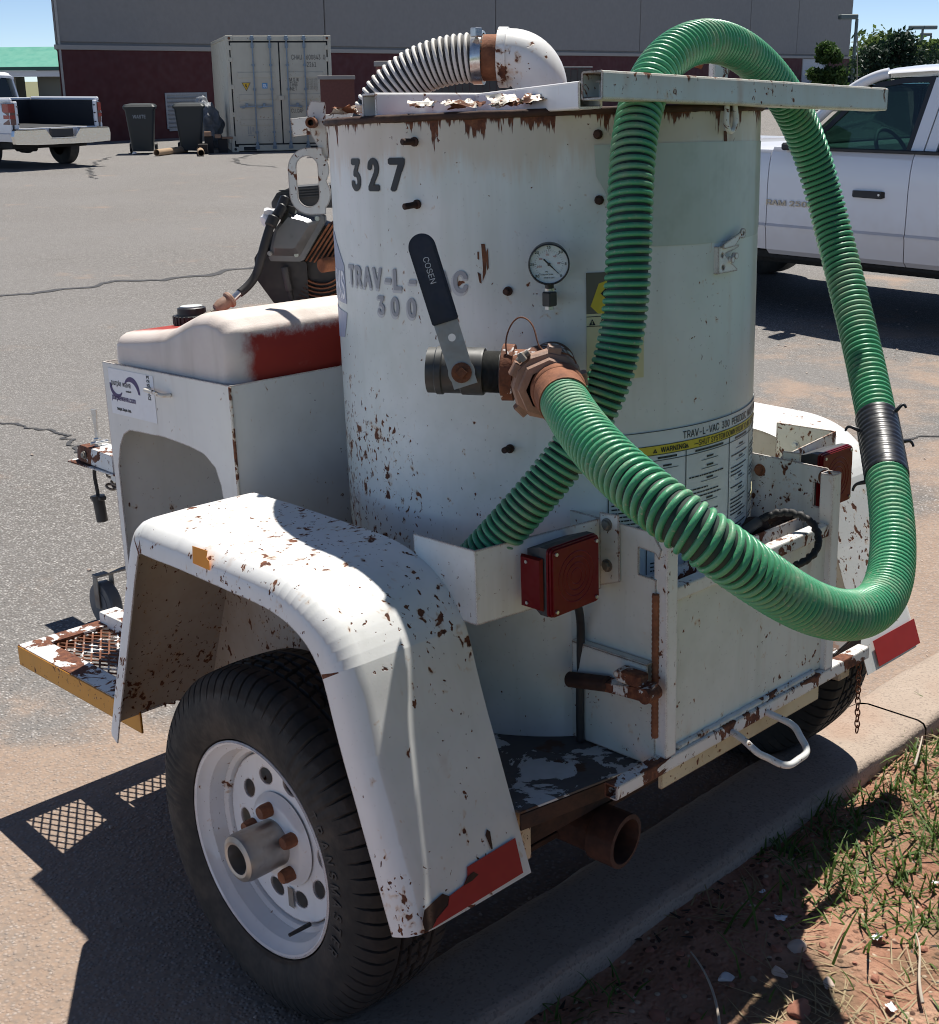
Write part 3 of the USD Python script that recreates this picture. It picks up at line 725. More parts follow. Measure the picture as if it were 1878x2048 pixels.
# weld studs
for th, z, L, dr in ((-31.4, 1.556, .028, .25), (-31.4, 1.452, .030, -.1), (-8.7, 1.305, .010, .1), (-9.2, 1.028, .024, .35), (12.6, 1.558, .012, .2), (12.8, 1.452, .010, 0)):
    a = tdir(th) + np.array([0, 0, -.05 + dr * .3]) - .25 * ttan(th); p = tpt(th, z, -.004)
    obj('stud', [cyl(p, p + unit(a) * (L + .004), .0055, 12, ch=.001), cyl(p, p + tdir(th) * .008, .008, 12)], rust_dark, tank, smooth=40)
# latch catch on the right of the tank
def tang_plate(poly, th, z, t=.003, out=.004):
    return ext(poly, t, tpt(th, z, out), ttan(th), (0, 0, 1))
plate = Polygon([(-.036, -.024), (.030, -.024), (.030, -.020), (.010, -.008), (-.014, .010), (.014, .014), (.032, .018), (.036, .022), (-.034, .024)]).difference(Point(-.022, .008).buffer(.004)).difference(Point(-.018, -.014).buffer(.0045))
lt = obj('latch_plate', [tang_plate(plate, 51, 1.335), tang_plate(sbox(-.036, -.024, -.032, .024), 51, 1.335, .012, -.004)], white_b, tank)
arm = Polygon([(-.020, .024), (.012, .026), (.030, .040), (.044, .042)]).buffer(.005).union(Point(.042, .042).buffer(.009)).difference(Point(.042, .042).buffer(.0035))
obj('latch_arm', tang_plate(arm, 51, 1.335, .003, .008), white_b, lt)
obj('latch_rivet', [cyl(tpt(51, 1.335, .006) + ttan(51) * a + np.array([0, 0, b]), tpt(51, 1.335, .014) + ttan(51) * a + np.array([0, 0, b]), .006, 14) for a, b in ((.016, .004), (.004, -.002))], white_b, lt)
# u-shaped hasp hanging over the rim
P, _ = resample([tpt(47.6, 1.612, .010), tpt(47.6, 1.58, .012), tpt(48.0, 1.563, .012), tpt(49.6, 1.555, .012), tpt(51.2, 1.563, .012), tpt(51.6, 1.58, .012), tpt(51.6, 1.612, .010)], 40)
obj('hasp', sweep(P, .0048, 10), white_c, tank, smooth=True)
obj('rust_run', wpatch(0, 0, 0, 0, .0006, .0003, poly=[(49.0, 1.556), (50.2, 1.556), (50.5, 1.54), (50.6, 1.522), (49.6, 1.518), (47.6, 1.508), (45.6, 1.497), (46.0, 1.499), (48.8, 1.520), (49.2, 1.535)]), tape_rust, tank)
for pl_ in ([(-14.9, 1.385), (-14.0, 1.385), (-13.6, 1.36), (-14.0, 1.335), (-14.8, 1.322), (-14.6, 1.345)], [(-15.9, 1.372), (-15.5, 1.372), (-15.5, 1.358), (-15.9, 1.360)], [(-13.7, 1.372), (-13.3, 1.378), (-13.2, 1.345), (-13.6, 1.340)], [(-16.0, 1.338), (-15.2, 1.334), (-15.1, 1.318), (-15.6, 1.320)]):
    obj('rust_run', wpatch(0, 0, 0, 0, .0006, .0003, poly=pl_), tape_rust, tank)

# ---- lifting lug on the far left side of the tank
LU = np.array([-.717, .697, 0.0]); LN = np.array([-.697, -.717, 0.0])      # outwards from the wall; towards the near side
lug = sbox(0, -.066, .030, .066).union(affinity.scale(Point(.030, .024).buffer(.042, 24), 1, 1)).union(Point(.030, -.024).buffer(.042, 24)).union(sbox(.03, -.024, .072, .024))
lug = lug.difference(LU is None or Point(.033, .028).buffer(.0215, 20).union(Point(.033, -.028).buffer(.0215, 20)).union(sbox(.0115, -.028, .0545, .028)))
obj('lifting_lug', ext(lug, -.006, (-.262, .374, 1.484), LU, (0, 0, 1)), white_lug, tr)
# hinge arm and gusset of the lid
ha = np.array([-.242, .499, 1.591]); hb = np.array([-.120, .390, 1.604])
obj('hinge_arm', beam(ha, hb, .006, .036, (0, 0, 1), .0015), white_lug, tr)
obj('hinge_gusset', ext([(-.012, .062), (.016, .066), (.026, .045), (.020, .0), (-.006, -.050), (-.012, -.052)], .005, (-.262, .376, 1.575), LU, (0, 0, 1)), white_lug, tr)
hp = np.array([-.272, .385, 1.598]); obj('hinge_pin', pipe(hp, hp + LN * .05, .0105, .006, 20), tape_rust, tr, smooth=30)

# ---- lid tubes, crossbar (hose hanger)
obj('lid_tube', beam((-.413, .040, 1.619), (-.135, .022, 1.617), .042, .042, (0, 0, 1), .004, .0035), white_lid, tr, label='square white tube lying on the lid with an open rusty end')
obj('lid_tube', beam((-.150, .036, 1.616), (-.330, -.398, 1.618), .042, .042, (0, 0, 1), .004, .0035), white_lid, tr)
obj('crossbar', beam((-.352, -.420, 1.631), (.515, -.420, 1.604), .043, .043, (0, 0, 1), .004, .0032), white_bar, tr, label='square tube hose hanger crossing behind the tank')

# lid latch behind the hose
obj('lid_latch', [cbox((.362, -.136, 1.606), (.412, -.120, 1.690), .003)], paint('latch_plate_paint', base=(.72, .72, .68), spots=.4, streak=.6, edge=1, grime=.3, seed=17, flake=.3), tr)
obj('latch_strap', sweep(resample([(.30, -.03, 1.606), (.315, -.04, 1.66), (.345, -.06, 1.690), (.385, -.09, 1.690)], 24)[0], .012, 8), rust_light, tr, smooth=True)
for k in range(2): obj('latch_bail', sweep(resample([(.405 + k * .018, -.128, 1.612), (.405 + k * .018, -.130, 1.68), (.415 + k * .018, -.14, 1.692), (.424 + k * .018, -.15, 1.68), (.424 + k * .018, -.15, 1.612)], 30)[0], .004, 8), zinc_old, tr, smooth=True)

# ---- elbow and grey hose on the lid
eb = np.array([.055, .065, 0.0])
ax = unit(np.array([-.42, .90, .0])); ax = unit(np.array([-.58, .80, .03]))
arc = [eb + np.array([0, 0, 1.60]), eb + np.array([0, 0, 1.645])]
cen = eb + np.array([0, 0, 1.648]) + ax * .058
for a in np.linspace(0, 90, 15)[1:]:
    t = math.radians(a); arc.append(cen - ax * .058 * math.cos(t) + np.array([0, 0, 1]) * .060 * math.sin(t))
arc.append(arc[-1] + ax * .018)
el = obj('elbow', sweep(arc, [.0545] * len(arc), 40), white_elbow, tr, smooth=40)
obj('elbow_flange', lathe([(.050, 1.603), (.063, 1.603), (.064, 1.628), (.060, 1.636), (.050, 1.637)], 40, eb), white_elbow, el, smooth=35)
e1 = arc[-1]
obj('elbow_collar', lathe([(.046, -.004), (.0575, -.002), (.0580, .016), (.046, .018)], 40, e1 - ax * .012, ax), white_elbow, el, smooth=35)
obj('rusty_spigot', lathe([(.044, 0), (.0445, .05)], 40, e1, ax), rust_light, el, smooth=35)
gh = resample([e1 + ax * .035, e1 + ax * .08 + (0, 0, -.001), e1 + ax * .14 + (0, 0, -.012), e1 + ax * .20 + (0, 0, -.040), e1 + ax * .25 + (0, 0, -.085), e1 + ax * .275 + (0, 0, -.14), e1 + ax * .285 + (0, 0, -.22), e1 + ax * .30 + (0, 0, -.34)], 160)[0]
grey_rib = simple('grey_hose_rib_look', (.70, .68, .63), rough=.6, dust=.4, dustcol=(.45, .40, .32))
gho = obj('grey_hose', sweep(gh, .0445, 28), black_soft, tr, smooth=40)
obj('grey_hose_spiral', helix(gh,   .0445, .0120, .0072, .0040, 26), grey_rib, gho, smooth=50)
g2 = helix(gh[1:], .0445, .0165, .0030, .0030, 26); obj('grey_hose_spiral', helix(np.vstack([gh[0] + (gh[1] - gh[0]) * .2, gh[3:]]), .0443, .0120, .0035, .0030, 26), grey_rib, gho, smooth=50)
obj('hose_clamp', [lathe([(.047, 0), (.0515, 0), (.0515, .020), (.047, .020)], 40, e1 + ax * .036, ax, closed=True), cbox(e1 + ax * .046 + np.array([-.035, -.03, .045]) - .009, e1 + ax * .046 + np.array([-.035, -.03, .045]) + .009)], zinc, gho, smooth=30)

# ---- suction valve on the tank
VL, TEE = np.array([-.577, -.255, 1.206]), np.array([-.463, -.409, 1.199]); va = unit(VL - TEE); vl = np.linalg.norm(VL - TEE)
nz = tpt(1.5, 1.176, -.01)
ua = unit(np.array([-.66, -.735, -.12]))                                  # the nozzle's axis, out of the tank
obj('nozzle', lathe([(.040, 0), (.040, np.linalg.norm(TEE - nz) + .006), (.034, np.linalg.norm(TEE - nz) + .012)], 40, nz, TEE - nz), rust_paint, tr, smooth=35)
obj('tee', [trimesh.creation.icosphere(3, .045).apply_translation(TEE), lathe([(.037, 0), (.037, .044), (.0445, .044), (.0450, .062), (.040, .064), (0, .064)], 40, TEE, va)], rust_paint, tr, smooth=35)
np_ = [(.0315, .060)]
for i in range(15): np_ += [(.0335, .066 + i * .0019), (.0315, .0670 + i * .0019)]
vlv = obj('ball_valve', [lathe([(0, .092), (.037, .092), (.038, .095), (.038, .126), (.036, .128), (.036, .156), (.0385, .158), (.0385, .167), (.0365, .169), (.0365, .182), (.031, .183), (.027, .165), (0, .165)], 48, TEE, va)], pvc, tr, smooth=25)
obj('threaded_nipple', lathe(np_, 40, TEE, va), pvc, vlv, smooth=30)
st0 = TEE + va * .128; sn = unit(np.array([-.70, -.70, .12]))
obj('valve_stem', [cyl(st0 + sn * .03, st0 + sn * .055, .016, 20), lathe([(0, 0), (.009, 0), (.009, .008), (0, .008)], 4, st0 + sn * .053, sn)], tape_rust, vlv, smooth=25)
hd = unit(np.array([-.035, .085, .30])); hu = unit(np.cross(hd, sn)); hd = np.cross(sn, hu)   # lever direction, its width
lever = sbox(-.019, -.022, .019, .11).union(Point(0, 0).buffer(.021)).difference(Point(0.002, .056).buffer(.006))
o_ = st0 + sn * .047
lv = obj('valve_lever', ext(lever, .004, o_, hu, np.cross(sn, hu)), steel, vlv)
gp = sbox(-.017, .085, .017, .20).union(Point(0, .20).buffer(.017, 12)).buffer(.004, 8)
grip = [ext(gp.buffer(-k), .012 + 2 * d_, o_ - sn * (.004 + d_), hu, np.cross(sn, hu)) for k, d_ in ((0, 0), (.002, .0022), (.0045, .0034))]
gr = obj('lever_grip', grip, navy_grip, vlv, smooth=50)
def on_grip(m):                                                         # lettering running along the grip
    return frame_mesh(m, o_ + sn * .0118 + np.cross(sn, hu) * .185 + hu * -.004, -np.cross(sn, hu), hu, sn)
obj('grip_lettering', [on_grip(text('COSEN', .009, .0004, False))], vinyl_light, vlv)
# cam coupling
ca = unit(np.array([-.60, -.735, -.14])); cp = TEE + ca * .040
obj('coupling_pipe', lathe([(.042, 0), (.042, .03), (.047, .034), (.047, .045), (.040, .047)], 44, TEE, ca), rust_paint, tr, smooth=35)
ring = [lathe([(.036, 0), (.054, .002), (.056, .008), (.056, .018), (.053, .024), (.044, .026), (.036, .026)], 12, cp, ca), lathe([(.036, .026), (.047, .026), (.049, .032), (.047, .038), (.036, .038)], 8, cp, ca)]
cr = obj('coupling_ring', ring, bronze, tr, smooth=20)
s1, u1 = perp(ca)
for k in range(5):
    a = k * 1.2566 + .5; d_ = math.cos(a) * s1 + math.sin(a) * u1; q = cp + ca * .013 + d_ * .056
    obj('coupling_lug', beam(q - np.cross(ca, d_) * .010, q + np.cross(ca, d_) * .010, .018, .013, d_, .003), bronze, cr)
for a in (.9, 3.7):
    d_ = math.cos(a) * s1 + math.sin(a) * u1; q = cp + ca * .016 + d_ * .060; t_ = np.cross(ca, d_)
    obj('cam_ear', [beam(q, q + d_ * .010 + ca * .028, .014, .008, t_, .002), cyl(q - t_ * .011, q + t_ * .011, .005, 12)], zinc_old, cr)
P, _ = resample([cp + s1 * .05 - u1 * .01, TEE + va * .060 + (-.02, -.03, .02), TEE + va * .062 + (-.01, -.02, .062), TEE + va * .050 + (-.0, -.02, .088), TEE + va * .030 + (-.01, -.03, .080), TEE + va * .006 + (-.03, -.035, .046), cp + (0, -.03, .048), cp + ca * .03 + (.03, -.03, .036)], 70)
obj('wire_loop', sweep(P, .0013, 7), tape_rust, tr, smooth=True)

# ---- vacuum gauge
GC = np.array([-.352, -.325, 1.356]); gn = unit(np.array([-.735, -.66, -.10])); gx = unit(np.cross((0, 0, 1), gn)); gy = np.cross(gn, gx)
ga = obj('gauge', lathe([(0, -.024), (.030, -.024), (.033, -.018), (.0342, 0), (.0342, .006), (.0325, .0075), (.0315, .005), (.0315, .002)], 48, GC, gn), black, tr, smooth=30)
dial_white = simple('dial_look', (.60, .66, .68), rough=.35, var=.03)
obj('dial', lathe([(0, .0015), (.0316, .0015), (.0316, .001), (0, .001)], 48, GC, gn), dial_white, ga)
def dial(m, x, y, rot=0.0, lift=.002):
    c, s = math.cos(rot), math.sin(rot); v = m.vertices.copy(); m = m.copy(); m.vertices[:, 0] = v[:, 0] * c - v[:, 1] * s + x; m.vertices[:, 1] = v[:, 0] * s + v[:, 1] * c + y
    return frame_mesh(m, GC + gn * lift, gx, gy, gn)
dp, dred = [], []
for i in range(31):
    a = math.radians(-45 + i * 9); L = .0040 if i % 5 == 0 else .0018
    w = .0005 if i % 5 == 0 else .0003
    dp.append(dial(trimesh.creation.box((L, w, .0003)), .0225 * math.cos(a), .0225 * math.sin(a), a))
for i, t_ in enumerate(('0', '5', '10', '15', '20', '25', '30')):
    a = math.radians(-45 + i * 45); m = text(t_, .0040, .0003, True, 1, True); m.vertices[:, 1] -= .002; dp.append(dial(m, .0275 * math.cos(a), .0275 * math.sin(a)))
for i, t_ in enumerate(('20', '40', '60', '80', '100')):
    a = math.radians(5 + i * 47); m = text(t_, .0030, .0003, False, 1, True); m.vertices[:, 1] -= .0015; dred.append(dial(m, .0160 * math.cos(a), .0160 * math.sin(a)))
    dred.append(dial(trimesh.creation.box((.0025, .0003, .0003)), .0195 * math.cos(a), .0195 * math.sin(a), a))
for t_, y_ in (('kPa', -.0135), ('in.Hg VACUUM', -.018), ('Made in USA', -.0235)):
    m = text(t_, .0021, .0003, False, 1, True); dp.append(dial(m, -.004 if y_ > -.02 else 0, y_))
obj('dial_print', dp, vinyl_black, ga); obj('dial_print', dred, red_tape, ga)
nd = Polygon([(-.0012, -.012), (.0012, -.012), (.0010, .004), (.0003, .022), (-.0003, .022), (-.0010, .004)])
obj('needle', [dial(ext(nd, .0005), 0, 0, math.radians(-135), .003), dial(cyl((0, 0, 0), (0, 0, .002), .0026, 14), 0, 0, 0, .0028)], vinyl_black, ga)
gb = GC - gn * .010
obj('gauge_stem', [cyl(gb + gy * -.030, gb + gy * -.042, .0075, 16), cbox(gb + np.array([0, 0, -.062]) - .0095, gb + np.array([0, 0, -.062]) + np.array([.0095, .0095, .0145]), .002), cyl(gb + np.array([0, 0, -.062]), tpt(.9, 1.295, -.005), .008, 14)], black, ga, smooth=30)
obj('gauge_ferrule', [cyl(gb + gy * -.042, gb + gy * -.048, .0085, 16), cyl(gb + np.array([0, 0, -.0715]), gb + np.array([0, 0, -.077]), .008, 6)], zinc, ga, smooth=30)

# ---- fenders
def fender(side):
    path = [(.507, .425), (.345, .845)]
    for a in np.linspace(0, 1, 9)[1:]:                                   # front bend
        t = a; path.append(tuple((1 - t) ** 2 * np.array([.345, .845]) + 2 * t * (1 - t) * np.array([.323, .905]) + t * t * np.array([.27, .905])))
    path += [(.16, .903), (.02, .899), (-.11, .893)]
    for t in np.linspace(0, 1, 15)[1:]:
        path.append(tuple((1 - t) ** 2 * np.array([-.11, .893]) + 2 * t * (1 - t) * np.array([-.255, .885]) + t * t * np.array([-.308, .775])))
    path += [(-.352, .640), (-.400, .50), (-.447, .365)]
    P = np.array(path); d = np.r_[0, np.cumsum(np.linalg.norm(np.diff(P, axis=0), axis=1))]
    s = np.unique(np.r_[np.linspace(0, d[-1], 90), d]); P = np.c_[np.interp(s, d, P[:, 0]), np.interp(s, d, P[:, 1])]
    T = np.gradient(P, axis=0); T /= np.linalg.norm(T, axis=1)[:, None]; N = np.c_[T[:, 1], -T[:, 0]]
    N = np.where((N[:, [1]] < -.2) , -N, N)
    if N[len(N) // 3, 1] < 0: N = -N
    prof = [(.555, 0), (.62, .001), (.70, .0015), (.775, 0.0)] + [(.775 + .043 * math.sin(a), -.043 + .043 * math.cos(a)) for a in np.radians([20, 40, 60, 75, 90])] + [(.8195, -.058)]
    inn = [(.8165, -.058), (.8150, -.043), (.80, -.012), (.775, -.0035), (.62, -.0025), (.555, -.003)]
    ring = np.array(prof + inn); k = len(ring)
    wob = (meshkit.fbm(np.c_[s * 5, s * 0 + side, s * 0], 3, 4) - .5) * .006
    V = np.stack([np.full((len(s), k), 0.0) + ring[:, 0] * side, P[:, [0]] + N[:, [0]] * (ring[:, 1] + 0) + N[:, [0]] * wob[:, None], P[:, [1]] + N[:, [1]] * ring[:, 1] + N[:, [1]] * wob[:, None]], -1)
    def surf(cols, close):
        f = []
        i = np.arange(len(s) - 1)
        for a, b in cols:
            f.append(np.c_[i * k + a, i * k + b, (i + 1) * k + b]); f.append(np.c_[i * k + a, (i + 1) * k + b, (i + 1) * k + a])
        m = trimesh.Trimesh(V.reshape(-1, 3), np.vstack(f), process=False)
        m.remove_unreferenced_vertices(); return m
    no = len(prof)
    outer = surf([(a, a + 1) for a in range(no)], 0)
    inner = surf([(a, a + 1) for a in range(no, k - 1)] + [(k - 1, 0)], 0)
    # make sure the outer skin faces out
    ci = len(outer.faces) // 2
    up = outer.face_normals[np.argmax(outer.triangles_center[:, 2])]
    if up[2] < 0: outer.invert(); inner.invert()
    return outer, inner, P
for side in (-1, 1):
    fo, fi, FP = fender(side)
    fd = obj('fender', fo, white_a, tr, smooth=40)
    obj('fender_underside', fi, white_in, fd, smooth=40)
    wall = Polygon(np.vstack([FP - np.array([0, .004]), [(-.44, .42), (.50, .42)]])).buffer(0)
    obj('wheel_well', ext(wall, .003, (side * .558, 0, 0), (0, 1, 0), (0, 0, 1)), white_in, fd)
    # red reflective tape across the rear foot
    ry = lambda z: -.447 + (z - .365) * (.047 / .135)
    def on_rear(poly, lift=.0012):
        vz = unit(np.array([0, .047, .135])); o = np.array([0, -.447, .365]); nrm = unit(np.cross((1, 0, 0), vz)); nrm = nrm if nrm[1] < 0 else -nrm
        return ext(poly, .0006, o + nrm * (lift + .0035), (1, 0, 0), vz)
    if side < 0:
        tape = Polygon([(-.782, .004), (-.575, .008), (-.572, .068), (-.685, .064), (-.690, .050), (-.702, .040), (-.735, .036), (-.742, .024), (-.770, .014)])
        obj('red_tape', on_rear(tape), red_tape, fd)
        obj('rust_hole', on_rear(Polygon([(-.798, .004), (-.782, .004), (-.770, .014), (-.742, .024), (-.735, .036), (-.746, .045), (-.770, .040), (-.788, .036), (-.797, .022)]), .0004), rust_dark, fd)
        obj('rust_hole', on_rear(Polygon([(-.702, .040), (-.690, .050), (-.676, .052), (-.668, .044), (-.684, .040)]), .0022), rust_dark, fd)
        obj('paint_crack', on_rear(Polygon([(-.624, .070), (-.620, .098), (-.625, .104), (-.631, .096), (-.627, .070)]), .0006), rust_dark, fd)
        am = Polygon([(.092, -.002), (.045, -.001), (.050, -.014), (.043, -.019), (.044, -.036), (.095, -.034)])
        obj('amber_tape', ext(am, .0008, (-.8192, 0, .900), (0, 1, 0), (0, -.012, 1)), amber, fd)
    else:
        obj('red_tape', on_rear(sbox(.60, .006, .79, .066)), red_tape, fd)

# ---- wheels
def tire_mesh(side):
    W, Rr = .205, .335
    pts = [(-.075, .203), (-.094, .210), (-.1035, .232), (-.1065, .258), (-.103, .285), (-.096, .304), (-.088, .317), (-.080, .325), (-.070, .3305)]
    xs = np.linspace(-.066, .066, 67); tread = [(x, .3345 - .0035 * (x / .066) ** 2) for x in xs]
    prof = np.array(pts + tread + [(-a, b) for a, b in pts[::-1]])
    n = 720; t = np.arange(n) * 2 * PI / n
    R_ = np.repeat(prof[:, 1][None], n, 0); X = np.repeat(prof[:, 0][None], n, 0); Tt = t[:, None]
    on = np.abs(X) < .0665
    dep = np.zeros_like(R_)
    zig = .0032 * np.sign(np.sin(Tt * 34)) 
    for c in (-.036, -.012, .012, .036): dep = np.maximum(dep, np.where(on & (np.abs(X - c - zig * (abs(c) < .02)) < .0035), .0075, 0))
    blk = (np.abs(((Tt * 62 / (2 * PI) + X * 9) % 1) - .5) < .10) & on & (np.abs(X) < .037)
    dep = np.maximum(dep, np.where(blk, .006, 0))
    sh = (np.abs(((Tt * 72 / (2 * PI)) % 1) - .5) < .085) & (np.abs(X) > .047) & (R_ > .300)
    dep = np.maximum(dep, np.where(sh, .0062, 0))
    # moulded bands on the sidewall
    side_ = (np.abs(X) > .09)
    bnd = side_ & (np.abs(R_ - .293) < .0015); dep = dep - np.where(bnd, .0, 0)
    bars = side_ & (R_ > .245) & (R_ < .29) & ((((Tt * 180 / PI) % 120) < 26)) & ((((Tt * 180 / PI) % 4) < 2.4))
    Rm = R_ - dep * np.where(side_, 0, 1)
    Xm = X - np.sign(X) * dep * np.where(R_ < .328, .5, 0) + np.sign(X) * np.where(bars, .0012, 0) + np.sign(X) * np.where(side_ & (np.abs(R_ - .222) < .004), .0018, 0)
    V = np.stack([Xm, Rm * np.cos(Tt), Rm * np.sin(Tt)], -1); k = len(prof)
    i = np.arange(n)[:, None] * k; j = ((np.arange(n) + 1) % n)[:, None] * k; q = np.arange(k - 1)
    f = np.vstack([np.stack([i + q, i + q + 1, j + q + 1], -1).reshape(-1, 3), np.stack([i + q, j + q + 1, j + q], -1).reshape(-1, 3)])
    m = trimesh.Trimesh(V.reshape(-1, 3), f, process=False)
    if np.dot(m.face_normals[0], m.triangles_center[0] * np.array([0, 1, 1])) > 0 and m.triangles_center[0][0] > 0: pass
    m.fix_normals() if False else None
    return m
tm = tire_mesh(1)
c_ = tm.triangles_center; nrm_ = tm.face_normals; w_ = np.hypot(c_[:, 1], c_[:, 2])
if np.mean((nrm_[:, 1] * c_[:, 1] + nrm_[:, 2] * c_[:, 2])[w_ > .33]) < 0: tm.invert()
def ringtext(s, r, a0, h, x, outward, sp=.0165):
    ms = []
    for i, ch in enumerate(s):
        if ch == ' ': continue
        m = meshkit.text_mesh(ch, h, .0012, True); m.vertices[:, 0] -= (m.bounds[0, 0] + m.bounds[1, 0]) / 2; m.vertices[:, 1] -= h / 2; m.vertices[:, 0] *= .8
        a = a0 + i * sp / r
        rad = np.array([0, math.cos(a), math.sin(a)]); tan = np.array([0, -math.sin(a), math.cos(a)])
        ms.append(frame_mesh(m, np.array([x, 0, 0]) + rad * r, tan, rad, np.array([-outward * 1.0, 0, 0])))
    return cat_(ms)
for side in (-1, 1):
    cx = side * .707; C3 = np.array([cx, 0, .335]); o = np.array([side * 1.0, 0, 0])
    t = tm.copy(); t.apply_translation(C3)
    tire = obj('tire', t, rubber, tr, smooth=35)
    # rim: lip, drop and disc; s measured outwards from the tire's middle plane
    L_ = lambda prof, n=72: lathe([(r, x) for r, x in prof], n, C3, o)
    rim = obj('wheel_rim', L_([(.185, .070), (.1995, .080), (.2055, .088), (.2065, .093), (.2035, .0955), (.199, .093), (.1955, .086), (.190, .080), (.184, .074), (.181, .060), (.178, .045), (.170, .040), (.166, .030), (.162, .010), (.158, -.060), (.19, -.085), (.205, -.093)]), wheel_white, tr, smooth=30)
    disc = Point(0, 0).buffer(.163, 48)
    for k in range(10):
        a = math.radians(34 + 36 * k); disc = disc.difference(affinity.rotate(affinity.scale(Point(0, 0).buffer(.0185, 12), 1.15, .88), 34 + 36 * k + 90, origin=(0, 0)).buffer(0) if False else affinity.translate(affinity.rotate(affinity.scale(Point(0, 0).buffer(.0180, 14), .9, 1.15), math.degrees(a), origin=(0, 0)), .119 * math.cos(a), .119 * math.sin(a)))
    dm = ext(disc, .004, C3 + o * .036, (0, 1, 0), (0, 0, 1)) if side > 0 else ext(disc, .004, C3 + o * .036, (0, 1, 0), (0, 0, 1))
    obj('wheel_disc', dm, wheel_white, rim)
    obj('disc_boss', lathe([(.155, .039), (.150, .046), (.140, .044), (.100, .0415), (.086, .045), (.080, .054), (.072, .056), (.044, .056), (.036, .052)], 60, C3, o) if False else lathe([(.090, .040), (.084, .046), (.078, .053), (.070, .055), (.036, .055)], 60, C3, o), wheel_white, rim, smooth=40)
    hub = obj('hub', lathe([(.044, .045), (.0455, .10), (.0455, .128), (.0425, .137), (.034, .141), (.0285, .139), (.0285, .070), (0, .070)], 40, C3, o), steel, rim, smooth=30)
    for k in range(5):
        a = math.radians(90 + 72 * k - 8); q = C3 + np.array([0, math.cos(a), math.sin(a)]) * .0640
        obj('lug_nut', [lathe([(.0135, .050), (.0135, .070), (.0115, .078), (0, .078)], 12, q, o)], rust_light, rim, smooth=15)
    a = math.radians(-118); q = C3 + np.array([0, math.cos(a), math.sin(a)]) * .162
    obj('valve_stem', cyl(q + o * .045, q + o * .092, .0045, 12, .0035), black, rim, smooth=30)
    a = math.radians(-97)
    obj('rim_sticker', ext(sbox(-.008, -.020, .008, .020), .0006, C3 + o * .0405 + np.array([0, math.cos(a), math.sin(a)]) * .118, (0, 1, 0), (0, 0, 1)), zinc_old, rim)
    if side < 0:
        obj('tire_lettering', [frame_mesh(x_, C3 + np.array([0, 0, 0]), (1, 0, 0), (0, 1, 0), (0, 0, 1)) for x_ in [ringtext('TRANSMASTER', .246, math.radians(143), .022, -.1068, 1, .026)]], rubber_text, tire)
obj('axle', [beam((-.62, 0, .335), (.62, 0, .335), .055, .055, (0, 0, 1), .004), cyl((-.66, 0, .335), (.66, 0, .335), .028, 20)], rust_dark, tr)

# ---- lamp brackets at the rear corners
def lamp(side, parent):
    x0, x1, yf, zc = side * .4095, side * .353, -.432, .852        # lens centre is between the two
    cxl = side * .411; w = .061
    body = hull([(cxl + a * (w - .002), y, zc + b * (w - .002)) for a in (-1, 1) for b in (-1, 1) for y in (yf + .014, yf + .030)] + [(cxl + a * .046, yf + .070, zc + b * .046) for a in (-1, 1) for b in (-1, 1)])
    lm = obj('tail_lamp', body, ribbed_look, parent)
    sq = sbox(-w, -w, w, w).buffer(-.010).buffer(.010, 6)
    faces = [ext(sq.buffer(-k), .004, (cxl, yf + .014 - d, zc), (1, 0, 0), (0, 0, 1)) for k, d in ((0, 0), (.0015, .005), (.004, .008))]
    obj('lens', faces, red_lens, lm, smooth=30)
    rings = [lathe([(r, 0), (r + .0016, .0009), (r + .0032, 0)], 48, (cxl, yf + .0022, zc), (0, -1, 0)) for r in (.012, .022, .032, .042)]
    obj('lens_ring', rings, red_lens, lm, smooth=30)
    sx = cxl + side * (w + .001)
    obj('side_lens', hull([(sx + side * d, y, zc + z) for d, e in ((0, 0), (.006, .003)) for y in (yf + .020 + e, yf + .068 - e) for z in (-.050 + e, .042 - e)]), red_lens, lm)
    obj('screw', [cyl((cxl + a * .050, yf + .008, zc + b * .050), (cxl + a * .050, yf - .001, zc + b * .050), .0032, 12) for a in (-1, 1) for b in (-1, 1)] + [cyl((sx, yf + .052, zc + b), (sx + side * .008, yf + .052, zc + b), .003, 10) for b in (-.040, .032)], zinc, lm, smooth=30)
    obj('lamp_stud', [cyl((cxl + a, yf + .068, zc + .02), (cxl + a, -.345, zc + .02), .008, 12) for a in (-.025, .025)], black, lm)
    return lm
for side in (-1, 1):
    mt = white_b if side < 0 else white_r
    pl_ = shapely.LineString([(side * .5545, -.188), (side * .5545, -.337), (side * .2850, -.374)]).buffer(.0017, cap_style=2, join_style=1)
    br = obj('lamp_bracket', ext(pl_, .130, (0, 0, .783), (1, 0, 0), (0, 1, 0)), mt, tr, label=None if side < 0 else 'badly rusted lamp bracket')
    obj('bracket_tab', ext([(-.376, .790), (-.376, .925), (-.418, .927), (-.420, .806)], .003, (side * .2845 - (.003 if side < 0 else 0), 0, 0), (0, 1, 0), (0, 0, 1)), mt, br)
    for z in (.906, .831):
        obj('bracket_bolt', hexbolt((side * .2855 + side * .002, -.393, z), (side, 0, 0), .0085, .006), zinc_old, br, smooth=20)
    obj('bracket_bolt', hexbolt((side * .5525, -.24, .868), (-side, 0, 0), .007, .005), zinc, br, smooth=20)
    lamp(side, tr)
    P, _ = resample([(side * .36, -.372, .80), (side * .335, -.366, .76), (side * .305, -.345, .70), (side * .292, -.331, .60), (side * .290, -.328, .52), (side * .292, -.33, .473)], 40)
    wv = obj('lamp_cable', sweep(P, .0075, 10), black_soft, tr, smooth=True)

